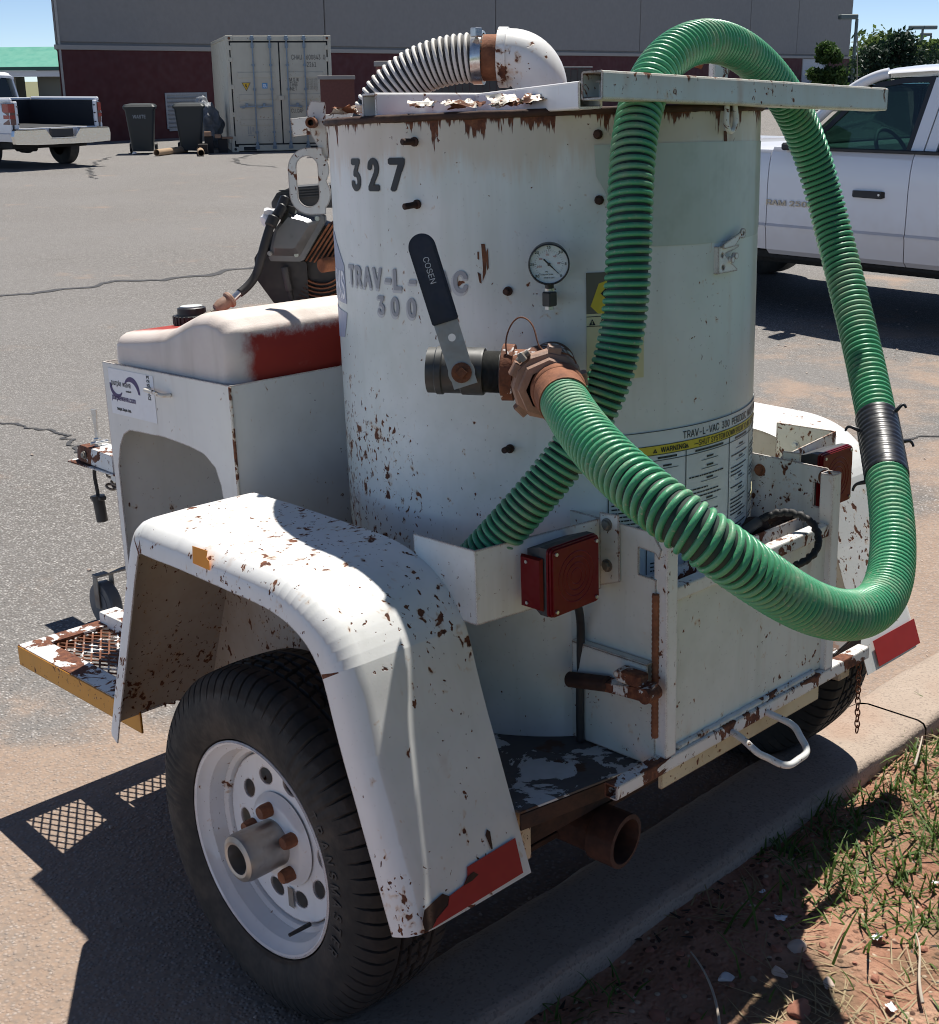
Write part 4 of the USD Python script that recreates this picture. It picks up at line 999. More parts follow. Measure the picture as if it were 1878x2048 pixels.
# ---- rear compartment: side plates, posts, door, ledge
for side in (-1, 1):
    X = side * .278
    plate = Polygon([(-.285, .472), (-.285, .912), (-.502, .905), (-.502, .868), (-.478, .845), (-.452, .846), (-.452, .792), (-.495, .790), (-.502, .79), (-.502, .472)])
    plate = Polygon([(-.285, .472), (-.285, .914), (-.485, .908), (-.505, .880), (-.500, .862), (-.492, .872), (-.456, .876), (-.456, .826), (-.494, .824), (-.494, .472)])
    sp_ = obj('side_plate', ext(plate, .004, (X - .002, 0, 0), (0, 1, 0), (0, 0, 1)), white_door if side < 0 else white_b, tr)
    post = obj('door_post', beam((side * .262, -.502, .494), (side * .262, -.502, .905), .030, .030, (0, 1, 0), .003, .003), white_b, tr)
    # weld bead up the outer edge
    zz = np.linspace(.53, .80, 90); P = np.c_[np.full(90, side * .2795), np.full(90, -.494), zz]
    obj('weld_bead', sweep(P, .0055 + .0016 * np.abs(np.sin(np.arange(90) * 1.1)), 8), rust_light, post, smooth=True)
    for y, z in ((-.487, .888), (-.330, .880)):
        obj('side_bolt', hexbolt((X - side * .002, y, z), (-side, 0, 0), .0095, .008), rust_light if side > 0 else zinc_old, sp_, smooth=20)
    obj('stop_washer', lathe([(0, 0), (.017, 0), (.017, .003), (0, .003)], 24, (X - side * .002, -.484, .888), (-side, 0, 0)), tape_rust, sp_, smooth=30)
door = obj('rear_door', cbox((-.250, -.505, .497), (.250, -.500, .780), .001), white_door, tr)
P = np.c_[np.linspace(-.235, .215, 150), np.full(150, -.508), np.full(150, .499) + (meshkit.fbm(np.c_[np.arange(150) * .2, np.zeros(150), np.zeros(150)], 3, 2) - .5) * .003]
obj('weld_bead', sweep(P, .0050 + .0015 * np.abs(np.sin(np.arange(150) * .9)), 8), white_c, door, smooth=True)
obj('rear_ledge', [beam((-.250, -.4985, .792), (.250, -.4985, .792), .026, .026, (0, 0, 1), .003), ], white_c, tr)
obj('compartment_top', cbox((-.276, -.484, .772), (.276, -.33, .776), .001), white_c, tr)
obj('compartment_angle', [cbox((-.262, -.445, .777), (.262, -.441, .806), .001), cbox((-.262, -.441, .777), (.262, -.412, .781), .001)], white_c, tr)
obj('rubber_seal', cbox((-.25, -.472, .777), (.25, -.456, .787), .003), rust_dark, tr)
P, _ = resample([(.075, -.415, .800), (.10, -.42, .806), (.128, -.43, .824), (.15, -.452, .838), (.168, -.49, .838), (.176, -.520, .820), (.160, -.540, .788), (.130, -.538, .768), (.105, -.525, .758)], 90)
P = P + 0.0015 * np.c_[np.sin(np.arange(90) * 1.3), np.cos(np.arange(90) * 1.3), np.sin(np.arange(90) * 1.3)]
ct = obj('cable_tail', sweep(P, .0065 + .0012 * (np.arange(90) % 3 == 0), 10), black_soft, tr, smooth=True)
obj('cable_boot', cyl((.075, -.413, .799), (.128, -.430, .824), .0105, 16, ch=.003), ribbed_look, ct, smooth=30)
obj('cable_tail', sweep(resample([(-.06, -.43, .792), (.0, -.418, .790), (.075, -.415, .800)], 20)[0], .006, 8), black_soft, tr, smooth=True)
# grime packed at the foot of the tank
obj('debris', cat_([place(rock(.022 + .012 * (i % 3), 90 + i, 2), .05 + i * .055, -.405 - .012 * (i % 2) + abs(i - 3) * .008, .786, i) for i in range(5)]), rust_dark, tr, smooth=30)
# ---- rear bumper bar and channel
bar = obj('bumper_bar', beam((-.414, -.505, .481), (.420, -.505, .481), .027, .027, (0, 0, 1), .003, .0028), paint('bar_paint', base=(.74, .74, .71), spots=.7, streak=.2, edge=1.0, grime=.35, seed=21, flake=.3), tr)
obj('bumper_channel', cbox((-.278, -.509, .432), (.240, -.500, .4665), .001), paint('channel_paint', base=(.62, .55, .38), spots=.5, streak=.3, edge=1.0, grime=.6, grimecol=(.36, .29, .17), seed=22, foot=(.435, .02)), tr)
P = [(-.075, -.520, .478), (-.077, -.545, .476), (-.080, -.565, .470)]
lp = [(-.079, -.515, .476), (-.083, -.545, .472), (-.088, -.566, .466), (-.084, -.583, .455), (-.070, -.592, .445), (-.060, -.605, .436), (-.048, -.618, .430), (-.015, -.622, .430), (.020, -.618, .432), (.034, -.606, .438), (.040, -.592, .447), (.048, -.575, .458), (.046, -.555, .466), (.040, -.535, .472), (.037, -.515, .476)]
P, _ = resample(lp, 70); obj('pull_handle', sweep(P, .0068, 12), white_c, tr, smooth=True)
ch = []
def link(c, R_, r, stretch, ax1, ax2):
    t = np.linspace(0, 2 * PI, 25); P = np.asarray(c) + np.cos(t)[:, None] * np.asarray(ax1) * R_ * stretch + np.sin(t)[:, None] * np.asarray(ax2) * R_
    return sweep(P, r, 7, caps=False)
chn = obj('chain', link((.405, -.505, .463), .006, .0016, 1.6, (0, 0, 1), (1, 0, 0)), tape_rust, tr, smooth=True)
for k in range(1, 13):
    obj('link', link((.405 + .0006 * k, -.505, .463 - k * .0135), .0055, .0015, 1.6, (0, 0, 1), (1, 0, 0) if k % 2 == 0 else (0, 1, 0)), tape_rust, chn, smooth=True)

# ---- slam latch on the left side plate
obj('latch_bracket', [cbox((-.300, -.492, .600), (-.297, -.318, .672), .001), cbox((-.300, -.492, .6725), (-.282, -.318, .675), .0008)], white_door, tr)
lh = obj('latch_handle', cyl((-.312, -.320, .602), (-.315, -.420, .622), .0145, 18, ch=.004), rust_dark, tr, smooth=30)
obj('latch_body', [hull([(-.305, -.415, .630), (-.325, -.415, .626), (-.305, -.52, .652), (-.325, -.52, .644), (-.305, -.52, .622), (-.325, -.52, .618), (-.305, -.415, .608), (-.325, -.415, .610)]), cbox((-.330, -.50, .640), (-.304, -.446, .664), .003), cyl((-.30, -.512, .632), (-.335, -.512, .632), .014, 18), cyl((-.30, -.45, .655), (-.332, -.45, .655), .007, 14)], paint('latch_paint', base=(.66, .66, .63), spots=1.0, streak=.5, edge=1, grime=.6, seed=23, flake=.72), lh, smooth=25)

# ---- deck, frame, drain
obj('deck', ext(Polygon([(-.553, .36), (-.553, -.425), (-.285, -.470), (.285, -.470), (.553, -.425), (.553, .36)]), .004, (0, 0, .4655), (1, 0, 0), (0, 1, 0)), deck_look, tr)
for s_ in (-1, 1): obj('deck_edge', beam((s_ * .553, -.424, .449), (s_ * .282, -.469, .449), .004, .030, (0, 0, 1), .001), rust_dark, tr)
for s_ in (-1, 1):
    obj('frame_rail', [cbox((s_ * .505, -.405, .352), (s_ * .550, .38, .4645), .004)], paint(f'rail_paint_{"left" if s_ < 0 else "right"}', base=(.60, .50, .36), spots=.6, streak=.3, edge=1, grime=.7, grimecol=(.30, .20, .12), seed=24 + s_), tr)
    obj('frame_rail', beam((s_ * .50, .38, .42), (s_ * .50, 1.05, .42), .05, .075, (0, 0, 1), .004), white_c, tr)
for a_, b_ in (((-.50, -.385, .36), (.50, -.34, .44)), ((-.50, .30, .37), (.50, .345, .455)), ((-.50, .98, .39), (.50, 1.03, .455))): obj('cross_member', cbox(a_, b_, .004), rust_dark, tr)
dp_ = np.array([-.300, -.445, .312]); dd = unit(np.array([.12, -1.0, -.06]))
obj('drain_pipe', [lathe([(.032, -.30), (.044, -.29), (.044, -.06), (.052, -.055), (.052, 0), (.043, .001), (.041, -.10), (0, -.10)], 40, dp_, dd)], rusty('drain_rust', (.022, .010, .007), (.10, .042, .026)), tr, smooth=35)
obj('floor_pan', cbox((-.50, -.33, .30), (.50, .9, .312), .001), rust_dark, tr)

# ---- front box with the fuel tank
bx0, bx1, by0, by1, bz0, bz1 = -.525, .05, .382, .890, .468, 1.100
hole = [(.883, .72), (.868, .83), (.848, .90), (.830, .938), (.806, .952), (.65, .957), (.55, .950), (.500, .942), (.462, .920), (.445, .885), (.440, .85), (.440, .62), (.883, .62)]
outer = Polygon([(by0, bz0), (by1, bz0), (by1, bz1), (by0, bz1)])
side_p = outer.difference(Polygon([(.872, .60), (.868, .86), (.850, .910), (.828, .940), (.800, .953), (.65, .958), (.55, .951), (.500, .943), (.462, .920), (.446, .885), (.440, .85), (.440, .60)]).buffer(-.002).buffer(.002))
bxo = obj('equipment_box', [ext(side_p, .004, (bx0, 0, 0), (0, 1, 0), (0, 0, 1)), ext([(bx0 + .004, bz0), (bx1, bz0), (bx1, bz1), (bx0 + .004, bz1)], .004, (0, by0 + .004, 0), (1, 0, 0), (0, 0, 1)),
    ext([(bx0 + .004, bz0), (bx1, bz0), (bx1, bz1), (bx0 + .004, bz1)], .004, (0, by1, 0), (1, 0, 0), (0, 0, 1)), cbox((bx0 + .004, by0 + .004, 1.062), (bx1, by1 - .004, 1.066), .0005), cbox((-.20, by0 + .004, bz0), (-.196, by1 - .004, 1.06), .0005)], white_box, tr)
obj('box_seam', beam((bx0 - .001, by0 - .001, .80), (bx0 - .001, by0 - .001, 1.098), .006, .006, (0, 1, 0), .002), white_r, bxo)
# auction sticker
def on_side(m, y, z, lift=.0006):
    return frame_mesh(m, (bx0 - lift, y, z), (0, -1, 0), (0, 0, 1), (-1, 0, 0))
stk = obj('sticker', on_side(trimesh.creation.box(bounds=[(0, 0, 0), (.192, .104, .0004)]), .866, .985), vinyl_white, bxo)
S1 = []
S1.append(on_side(text('purple wave', .0125, .0004, False, .86), .857, 1.0515, .0012))
obj('sticker_print', S1 + [on_side(text('Straight. Simple. Sold.', .0060, .0004, True, .72), .842, .9955, .0012), on_side(text('auction\u00ae', .0045, .0004, False, .9), .795, 1.0405, .0012)] + [frame_mesh(text('DH3523', .0105, .0004, True, .95), (bx0 - .0012, .690, 1.0335), (0, 0, 1), (0, 1, 0), (-1, 0, 0))], vinyl_black, stk)
def cres(cx, cy, R1, R2, dx, dy, a0, a1):
    A = Point(0, 0).buffer(R1, 48).difference(Point(dx, dy).buffer(R2, 48)); w_ = Polygon([(0, 0)] + [(math.cos(math.radians(a)) * 1, math.sin(math.radians(a)) * 1) for a in np.linspace(a0, a1, 30)])
    return affinity.translate(A.intersection(w_), cx, cy)
pg = cres(.098, .058, .034, .034, -.006, -.011, -5, 150).union(cres(.030, .066, .028, .028, .005, .009, 170, 330))
obj('sticker_emblem', [on_side(ext(pg, .0004), .866, .985, .0013), on_side(text('purplewave.com', .0120, .0004, True, .80), .860, 1.0185, .0013)], purple, stk)
P, _ = resample([(bx0 - .001, .690, 1.060), (bx0 - .016, .685, 1.061), (bx0 - .018, .65, 1.060), (bx0 - .018, .615, 1.057), (bx0 - .001, .607, 1.056)], 30)
obj('box_handle', sweep(P, .0045, 9), white_r, bxo, smooth=True)
# fuel tank: low front with the cap, a hump behind
def fuel_section(x):
    return None
prof = [(.415, 1.070), (.862, 1.070), (.868, 1.10), (.862, 1.148), (.845, 1.166), (.72, 1.178), (.640, 1.188), (.575, 1.212), (.525, 1.230), (.47, 1.236), (.425, 1.228), (.398, 1.205), (.392, 1.16), (.396, 1.09)]
pl_ = Polygon(prof).buffer(-.012).buffer(.012, 5)
secs = []
xs_ = [-.512, -.508, -.498, -.484, -.465, .0, .02, .028]
ins = [.030, .018, .008, .002, 0, 0, .01, .03]
M_ = None; prev = None; parts_ = []
for xq, i_ in zip(xs_, ins):
    ring_ = rlin(np.array(pl_.buffer(-i_).exterior.coords), 200)[:-1]
    secs.append(np.c_[np.full(len(ring_), xq), ring_])
# align starts
for k in range(1, len(secs)):
    a = secs[k - 1][0]; j = np.argmin(np.linalg.norm(secs[k][:, 1:] - a[1:], axis=1)); secs[k] = np.roll(secs[k], -j, axis=0)
V = np.vstack(secs); n_ = len(secs[0]); F = []
for k in range(len(secs) - 1):
    q = np.arange(n_); q2 = (q + 1) % n_; F += [np.c_[k * n_ + q, k * n_ + q2, (k + 1) * n_ + q2], np.c_[k * n_ + q, (k + 1) * n_ + q2, (k + 1) * n_ + q]]
c0, c1 = len(V), len(V) + 1; V = np.vstack([V, secs[0].mean(0), secs[-1].mean(0)]); q = np.arange(n_); q2 = (q + 1) % n_
F += [np.c_[np.full(n_, c0), q2, q], np.c_[np.full(n_, c1), (len(secs) - 1) * n_ + q, (len(secs) - 1) * n_ + q2]]
ftm = trimesh.Trimesh(V, np.vstack(F), process=False)
if ftm.volume < 0: ftm.invert()
ft = obj('fuel_tank', ftm, fuel_look, tr, smooth=50)
P = np.array([(-.514, .425, 1.098), (-.515, .60, 1.097), (-.514, .80, 1.099)])
cpz = np.array([-.345, .785, 1.150])
cap = [lathe([(0, 0), (.030, 0), (.030, .018), (.040, .020), (.0415, .024), (.0415, .040), (.039, .043), (.033, .043), (.032, .058), (.028, .060), (0, .060)], 32, cpz)]
for k in range(24):
    a = k * PI / 12; cap.append(cbox(cpz + np.array([.0405 * math.cos(a), .0405 * math.sin(a), .025]) - .003, cpz + np.array([.0405 * math.cos(a), .0405 * math.sin(a), .039]) + .003, .001))
fc = obj('fuel_cap', cap, black, ft, smooth=25)
obj('gauge_glass', lathe([(0, .0604), (.025, .0604), (.025, .0625), (0, .0635)], 24, cpz), label_pale, fc, smooth=30)

# ---- engine (a V-twin whose near cylinder leans towards the tank)
E0, EU, EV, EW = np.array([-.121, .68, 1.323]), np.array([.717, -.697, 0]), np.array([0, 0, 1.0]), np.array([-.697, -.717, 0])
k_ = 3.0 / 2600
def ep(u, v, w=0.0): return E0 + EU * u + EV * v + EW * w
def eo(px, py): return ((px - 590) * k_, (500 - py) * k_ / .96)
def epoly(pts): return Polygon([eo(*p) for p in pts]).buffer(0)
def eext(pts, w0, w1, rnd=0.0):
    pl = epoly(pts) if not isinstance(pts, Polygon) else pts
    if rnd: pl = pl.buffer(-rnd).buffer(rnd, 5)
    return ext(pl, w1 - w0, ep(0, 0, w0), EU, EV)
eng = obj('engine', eext([(508, 513), (510, 556), (541, 600), (690, 606), (690, 470), (600, 440), (560, 455), (530, 480)], -.16, -.012, .006), shroud_look, tr)
obj('engine_shroud', eext([(508, 513), (510, 554), (541, 600), (612, 612), (612, 523), (536, 513), (530, 482)], -.10, .006, .006), shroud_look, eng)
cov = [(537, 512), (541, 519), (599, 522), (608, 519), (655, 450), (655, 439), (643, 431), (616, 426), (592, 416), (553, 460)]
pc = epoly(cov); cv = [ext(pc.buffer(-a).buffer(.002, 4), d1 - d0, ep(0, 0, d0), EU, EV) for a, d0, d1 in ((.002, -.02, .010), (.004, .010, .013))]
fac = Polygon([eo(*p) for p in ((553, 457), (583, 457), (595, 499), (540, 499))])
def facet(lo, hi, w0, w1):
    return hull([ep(*p, w0) for p in lo.exterior.coords[:-1]] + [ep(*p, w1) for p in hi.exterior.coords[:-1]])
in1 = pc.buffer(-.012); in2 = affinity.scale(pc, .60, .55, origin=eo(574, 462))
vc = obj('valve_cover', cv + [facet(in1, in2, .012, .036)], grey_engine, eng, smooth=18)
obj('cover_screw', [cyl(ep(*eo(a, b), .010), ep(*eo(a, b), .019), .0055, 12) for a, b in ((541, 504), (594, 508), (640, 442), (596, 428))], zinc, vc, smooth=30)
fin = []
for i in range(7):
    a = np.array([(606 + i * 9, 523), (657 + i * 8, 446)])
    q = [eo(608 + i * 8.5, 522 + i * 1.5), eo(611 + i * 8.5, 523 + i * 1.5), eo(664 + i * 8, 455 + i * 1.0), eo(660 + i * 8, 453 + i * 1.0)]
    fin.append(ext(Polygon(q).buffer(0), .10, ep(0, 0, -.10), EU, EV))
for i in range(6):
    t = np.linspace(-2.2, -.9, 12); r0 = .055 + i * .0095
    c = np.array(eo(640, 520)); q = [tuple(c + r0 * np.array([math.cos(x), math.sin(x)])) for x in t] + [tuple(c + (r0 + .003) * np.array([math.cos(x), math.sin(x)])) for x in t[::-1]]
    fin.append(ext(Polygon(q).buffer(0), .05, ep(0, 0, -.044), EU, EV))
obj('cooling_fins', fin, rust_light, eng)
m0 = ep(*eo(644, 528), .045); m1 = ep(*eo(705, 526), -.02)
obj('exhaust_pipe', cyl(m0, m1, .0165, 24, ch=.002), rust_light, eng, smooth=30)
ac = eext([(549, 410), (561, 393), (588, 384), (655, 381), (690, 384), (690, 425), (592, 421), (549, 421)], -.16, -.006, .004)
af = obj('air_filter', ac, ribbed_look, eng)
obj('air_filter_rib', [eext([(556 + j * 3, 405 - j * 5), (680, 401 - j * 5), (680, 399 - j * 5), (557 + j * 3, 403 - j * 5)], -.005, -.001) for j in range(4)], ribbed_look, af)
obj('choke_linkage', [cyl(ep(*eo(572, 420), .03), ep(*eo(582, 400), .02), .012, 16, ch=.003), cyl(ep(*eo(562, 436), .04), ep(*eo(578, 415), .03), .0125, 16, ch=.003), eext([(566, 448), (590, 452), (600, 420), (582, 415)], .0, .024, .003), eext([(572, 452), (586, 430), (592, 434), (580, 455)], .024, .034)], black, eng, smooth=30)
obj('plastic_rag', place(rock(.020, 5, 3, (1.1, 1, .8)), *ep(*eo(548, 432), .03), 0), vinyl_white, eng, smooth=25)
obj('plastic_rag', place(rock(.015, 8, 3, (.9, 1, 1.2)), *ep(*eo(541, 443), .035), 0), vinyl_white, eng, smooth=25)
P, _ = resample([ep(*eo(569, 530), .018), ep(*eo(571, 548), .020), ep(*eo(573, 563), .018), ep(*eo(576, 585), .012), ep(*eo(580, 606), .0)], 24)
obj('plug_lead', sweep(P, np.r_[np.full(14, .0080), np.full(10, .0045)], 12), ribbed_look, eng, smooth=True)
fh_ = [(556, 440, .055), (550, 455, .06), (541, 478, .065), (530, 510, .07), (519, 538, .075), (505, 556, .085), (487, 570, .10)]
P, _ = resample([ep(*eo(a, b), c) for a, b, c in fh_], 50)
fhs = obj('fuel_line', sweep(P, .0098, 12), black_soft, tr, smooth=True)
obj('fuel_line_cap', cyl(ep(*eo(560, 434), .05), ep(*eo(551, 452), .06), .0135, 16, ch=.003), black, fhs, smooth=30)
q0, q1 = ep(*eo(489, 568), .10), ep(*eo(474, 580), .11)
obj('fuel_fitting', cyl(q0, q1, .0075, 14), zinc, fhs, smooth=30)
ff0, ff1 = ep(*eo(472, 578), .11), ep(*eo(438, 600), .14); fax = unit(ff1 - ff0)
obj('fuel_filter', lathe([(0, 0), (.017, 0), (.019, .003), (.019, .008), (.014, .010), (.016, .030), (.012, .044), (.006, .048), (0, .048)], 24, ff0, fax), bronze, fhs, smooth=30)
obj('fuel_fitting', [cyl(ff0 + fax * .046, ff0 + fax * .058, .0075, 8), cyl(ff0 + fax * .058, ff0 + fax * .085, .0095, 14, ch=.004)], zinc_old, fhs, smooth=30)

# ---- front step of expanded metal
st_frame = Polygon([(-.735, .50), (-.735, 1.062), (.735, 1.062), (.735, .50)]).difference(sbox(-.675, .50, .675, 1.015))
step = obj('front_step', [ext(st_frame, .005, (0, 0, .4255), (1, 0, 0), (0, 1, 0)), cbox((-.735, 1.057, .385), (.735, 1.062, .4253), .001), cbox((.730, .50, .385), (.735, 1.056, .4253), .001)], paint('step_paint', base=(.74, .74, .72), spots=.7, streak=0, edge=1, grime=.35, seed=27, flake=.42), tr)
obj('step_edge', cbox((-.7375, .50, .380), (-.7325, 1.0615, .4285), .0008), paint('yellow_edge_paint', base=(.62, .27, .022), spots=.45, streak=.2, edge=.9, grime=.35, grimecol=(.40, .19, .03), seed=28), step)
mesh_ = []
x0, x1, y0, y1 = -.676, -.16, .50, 1.016
for sgn in (-1, 1):
    for c in np.arange(-1.6, 2.4, .040):
        # y = y0 + sgn*1.55*(x-x0) + c   clipped to the frame
        L = shapely.LineString([(x0, y0 + c), (x1, y0 + c + sgn * 1.75 * (x1 - x0))]).intersection(sbox(x0, y0, x1, y1))
        if L.is_empty or L.length < .004 or L.geom_type != 'LineString': continue
        (a, b), (c_, d_) = L.coords[0], L.coords[-1]
        mesh_.append(beam((a, b, .4215 + .0008 * sgn), (c_, d_, .4215 + .0008 * sgn), .0042, .0032, (0, 0, 1), 0))
obj('step_mesh', cat_(mesh_), rust_paint, step)

# ---- coupler, jack, plug
cz = .628
cpl = obj('coupler', [hull([(-.045, 1.80, cz - .035), (.045, 1.80, cz - .035), (-.045, 1.80, cz + .020), (.045, 1.80, cz + .020), (-.038, 2.02, cz - .030), (.038, 2.02, cz - .030), (-.034, 2.02, cz + .022), (.034, 2.02, cz + .022), (-.022, 2.075, cz - .03), (.022, 2.075, cz - .03), (-.018, 2.07, cz + .006), (.018, 2.07, cz + .006)]), cbox((-.050, 1.78, cz - .042), (.050, 2.09, cz - .036), .001)], paint('coupler_paint', base=(.70, .71, .70), spots=.9, streak=.3, edge=1, grime=.35, seed=29, flake=.35), tr)
obj('coupler_lever', [ext([(-.012, 0), (.014, 0), (.010, .055), (.020, .115), (-.014, .118), (-.006, .05)], .004, (-.002, 1.965, cz + .022), (0, 1, .0), (0, 0, 1)), cyl((-.03, 1.955, cz + .034), (.03, 1.955, cz + .034), .005, 12), cyl((0, 1.965, cz + .015), (0, 1.965, cz + .045), .012, 14)], zinc, cpl, smooth=25)
obj('coupler_bolt', hexbolt((-.041, 1.985, cz - .005), (-1, 0, 0), .010, .008), zinc_old, cpl, smooth=20)
obj('tongue_tube', beam((0, .95, .44), (0, 1.83, .60), .075, .075, (0, 0, 1), .004), white_c, tr)
sc_ = obj('safety_chain', link((.0, 1.90, .56), .012, .004, 1.5, (0, 1, .2), (1, 0, 0)), zinc_old, tr, smooth=True)
for k in range(1, 7):
    obj('chain_link', link((-.012 - .004 * (k % 2), 1.90 - .018 * k, .55 - .010 * abs(k - 3)), .012, .004, 1.5, (0, 1, .3), (1, 0, 0) if k % 2 else (0, -.3, 1)), zinc_old, sc_, smooth=True)
P, _ = resample([(-.01, 1.86, .575), (-.02, 1.93, .60), (-.022, 1.965, .575), (-.020, 1.972, .53), (-.018, 1.972, .48)], 40)
plc = obj('plug_cable', sweep(P, .006, 10), black_soft, tr, smooth=True)
pt = np.array([-.018, 1.972, .485])
obj('trailer_plug', [cyl(pt, pt + np.array([0, -.012, -.085]), .019, 20, .0185, ch=.003), cyl(pt + (0, 0, .002), pt + (0, -.002, -.014), .0225, 20), cbox(pt + np.array([-.012, -.036, -.010]), pt + np.array([.012, -.020, .004]), .003), cbox(pt + np.array([-.012, .018, -.016]), pt + np.array([.012, .034, -.004]), .003)], black, plc, smooth=30)
jx, jy = .04, 1.87
jk = obj('jack', [cyl((jx, jy, .17), (jx, jy, .62), .024, 20), cyl((jx, jy, .40), (jx, jy, .64), .029, 20)], zinc_old, tr, smooth=30)
gz = .083 + (jy - 1.765) * -.0 + .005
obj('jack_wheel', [lathe([(.020, -.022), (.070, -.020), (.075, -.014), (.0755, .014), (.070, .020), (.020, .022)], 40, (jx - .125, jy, .083 + .0755), (1, 0, 0)), lathe([(.0, -.0225), (.045, -.0225), (.045, -.018), (0, -.018)], 30, (jx - .125, jy, .083 + .0755), (1, 0, 0))], simple('jack_wheel_look', (.085, .088, .095), rough=.5), jk, smooth=30)
obj('jack_fork', [cbox((jx - .155, jy - .014, .150), (jx - .151, jy + .014, .255), .001), cbox((jx - .099, jy - .014, .150), (jx - .095, jy + .014, .255), .001), cbox((jx - .155, jy - .016, .255), (jx + .02, jy + .016, .262), .001)], zinc_old, jk)

# ================================================================ suction hose (its own thing, hung over the crossbar)
HOSE = [[-0.496, -0.469, 1.189], [-0.558, -0.545, 1.176], [-0.607, -0.612, 1.165], [-0.643, -0.67, 1.155], [-0.67, -0.719, 1.144], [-0.687, -0.762, 1.133], [-0.697, -0.799, 1.122], [-0.7, -0.83, 1.109], [-0.698, -0.857, 1.096], [-0.69, -0.879, 1.081], [-0.674, -0.896, 1.063], [-0.651, -0.908, 1.042], [-0.617, -0.914, 1.017], [-0.573, -0.916, 0.987], [-0.517, -0.912, 0.952], [-0.451, -0.907, 0.916], [-0.374, -0.9, 0.884], [-0.294, -0.891, 0.86], [-0.217, -0.874, 0.848], [-0.144, -0.85, 0.85], [-0.075, -0.819, 0.861], [-0.011, -0.785, 0.88], [0.05, -0.748, 0.902], [0.107, -0.711, 0.925], [0.16, -0.673, 0.951], [0.211, -0.636, 0.978], [0.258, -0.6, 1.008], [0.302, -0.564, 1.04], [0.342, -0.53, 1.074], [0.378, -0.497, 1.11], [0.41, -0.466, 1.147], [0.437, -0.436, 1.187], [0.46, -0.408, 1.228], [0.477, -0.383, 1.27], [0.49, -0.36, 1.314], [0.497, -0.341, 1.358], [0.498, -0.324, 1.403], [0.494, -0.311, 1.449], [0.481, -0.301, 1.494], [0.459, -0.295, 1.538], [0.425, -0.293, 1.58], [0.377, -0.296, 1.619], [0.315, -0.303, 1.655], [0.24, -0.315, 1.685], [0.157, -0.329, 1.706], [0.074, -0.344, 1.715], [-0.005, -0.357, 1.711], [-0.075, -0.367, 1.693], [-0.133, -0.377, 1.667], [-0.176, -0.388, 1.634], [-0.21, -0.4, 1.6], [-0.234, -0.41, 1.564], [-0.253, -0.42, 1.527], [-0.266, -0.428, 1.49], [-0.277, -0.435, 1.454], [-0.285, -0.44, 1.418], [-0.291, -0.444, 1.381], [-0.297, -0.447, 1.345], [-0.302, -0.449, 1.309], [-0.308, -0.449, 1.274], [-0.314, -0.447, 1.238], [-0.323, -0.444, 1.204], [-0.335, -0.439, 1.17], [-0.349, -0.432, 1.136], [-0.366, -0.422, 1.104], [-0.385, -0.411, 1.072], [-0.405, -0.398, 1.041], [-0.425, -0.382, 1.011], [-0.443, -0.364, 0.981], [-0.46, -0.343, 0.95], [-0.475, -0.32, 0.92], [-0.486, -0.294, 0.889], [-0.493, -0.265, 0.857]]
HP = np.array(HOSE)
for _ in range(2): HP[1:-1] = .25 * HP[:-2] + .5 * HP[1:-1] + .25 * HP[2:]
hs = thing('suction_hose', 'green ribbed suction hose looped over the crossbar and back to the tank valve', 'hose', TM)
Hd, HL = resample(HP, 420)
obj('hose_wall', sweep(Hd, .0325, 28), hose_dark, hs, smooth=40)
obj('hose_spiral', helix(HP, .0322, .0128, .0090, .0056, 26, 8), hose_green, hs, smooth=True)
i0 = np.argmin(np.linalg.norm(Hd - HP[24], axis=1)); i1 = np.argmin(np.linalg.norm(Hd - HP[26], axis=1))
seg = resample(Hd[i0 - 1:i1 + 4], 80)[0]; rr_ = .0384 + .0012 * np.abs(np.sin(np.arange(80) * .55)) + .0008 * meshkit.fbm(np.c_[np.arange(80) * .3, np.zeros(80), np.zeros(80)], 3, 1)
tpw = obj('tape_wrap', sweep(seg, rr_, 30, caps=False), simple('black_tape_look', (.010, .011, .016), rough=.38, var=.3), hs, smooth=40)
T_, S_, U_ = frames(seg)
for k, (i_, a) in enumerate(((6, 2.6), (52, .2), (58, 3.4), (74, 5.6))):
    d_ = math.cos(a) * S_[i_] + math.sin(a) * U_[i_]; q = seg[i_] + d_ * .038
    obj('tape_end', sweep(resample([q, q + d_ * .010 + T_[i_] * .003, q + d_ * .020 + T_[i_] * .010 + (0, 0, -.004), q + d_ * .026 + T_[i_] * .008 + (0, 0, -.012)], 12)[0], np.linspace(.0045, .0022, 12), 6), simple(f'tape_end_look_{k}', (.010, .011, .016), rough=.4), tpw, smooth=True)
sh_ = resample(Hd[:14], 30)[0]
obj('hose_shank', [sweep(Hd[:9], .0395, 30), lathe([(.030, -.006), (.042, -.004), (.0425, .010), (.040, .014), (.030, .014)], 30, Hd[1], Hd[4] - Hd[1])], rust_light, hs, smooth=35)

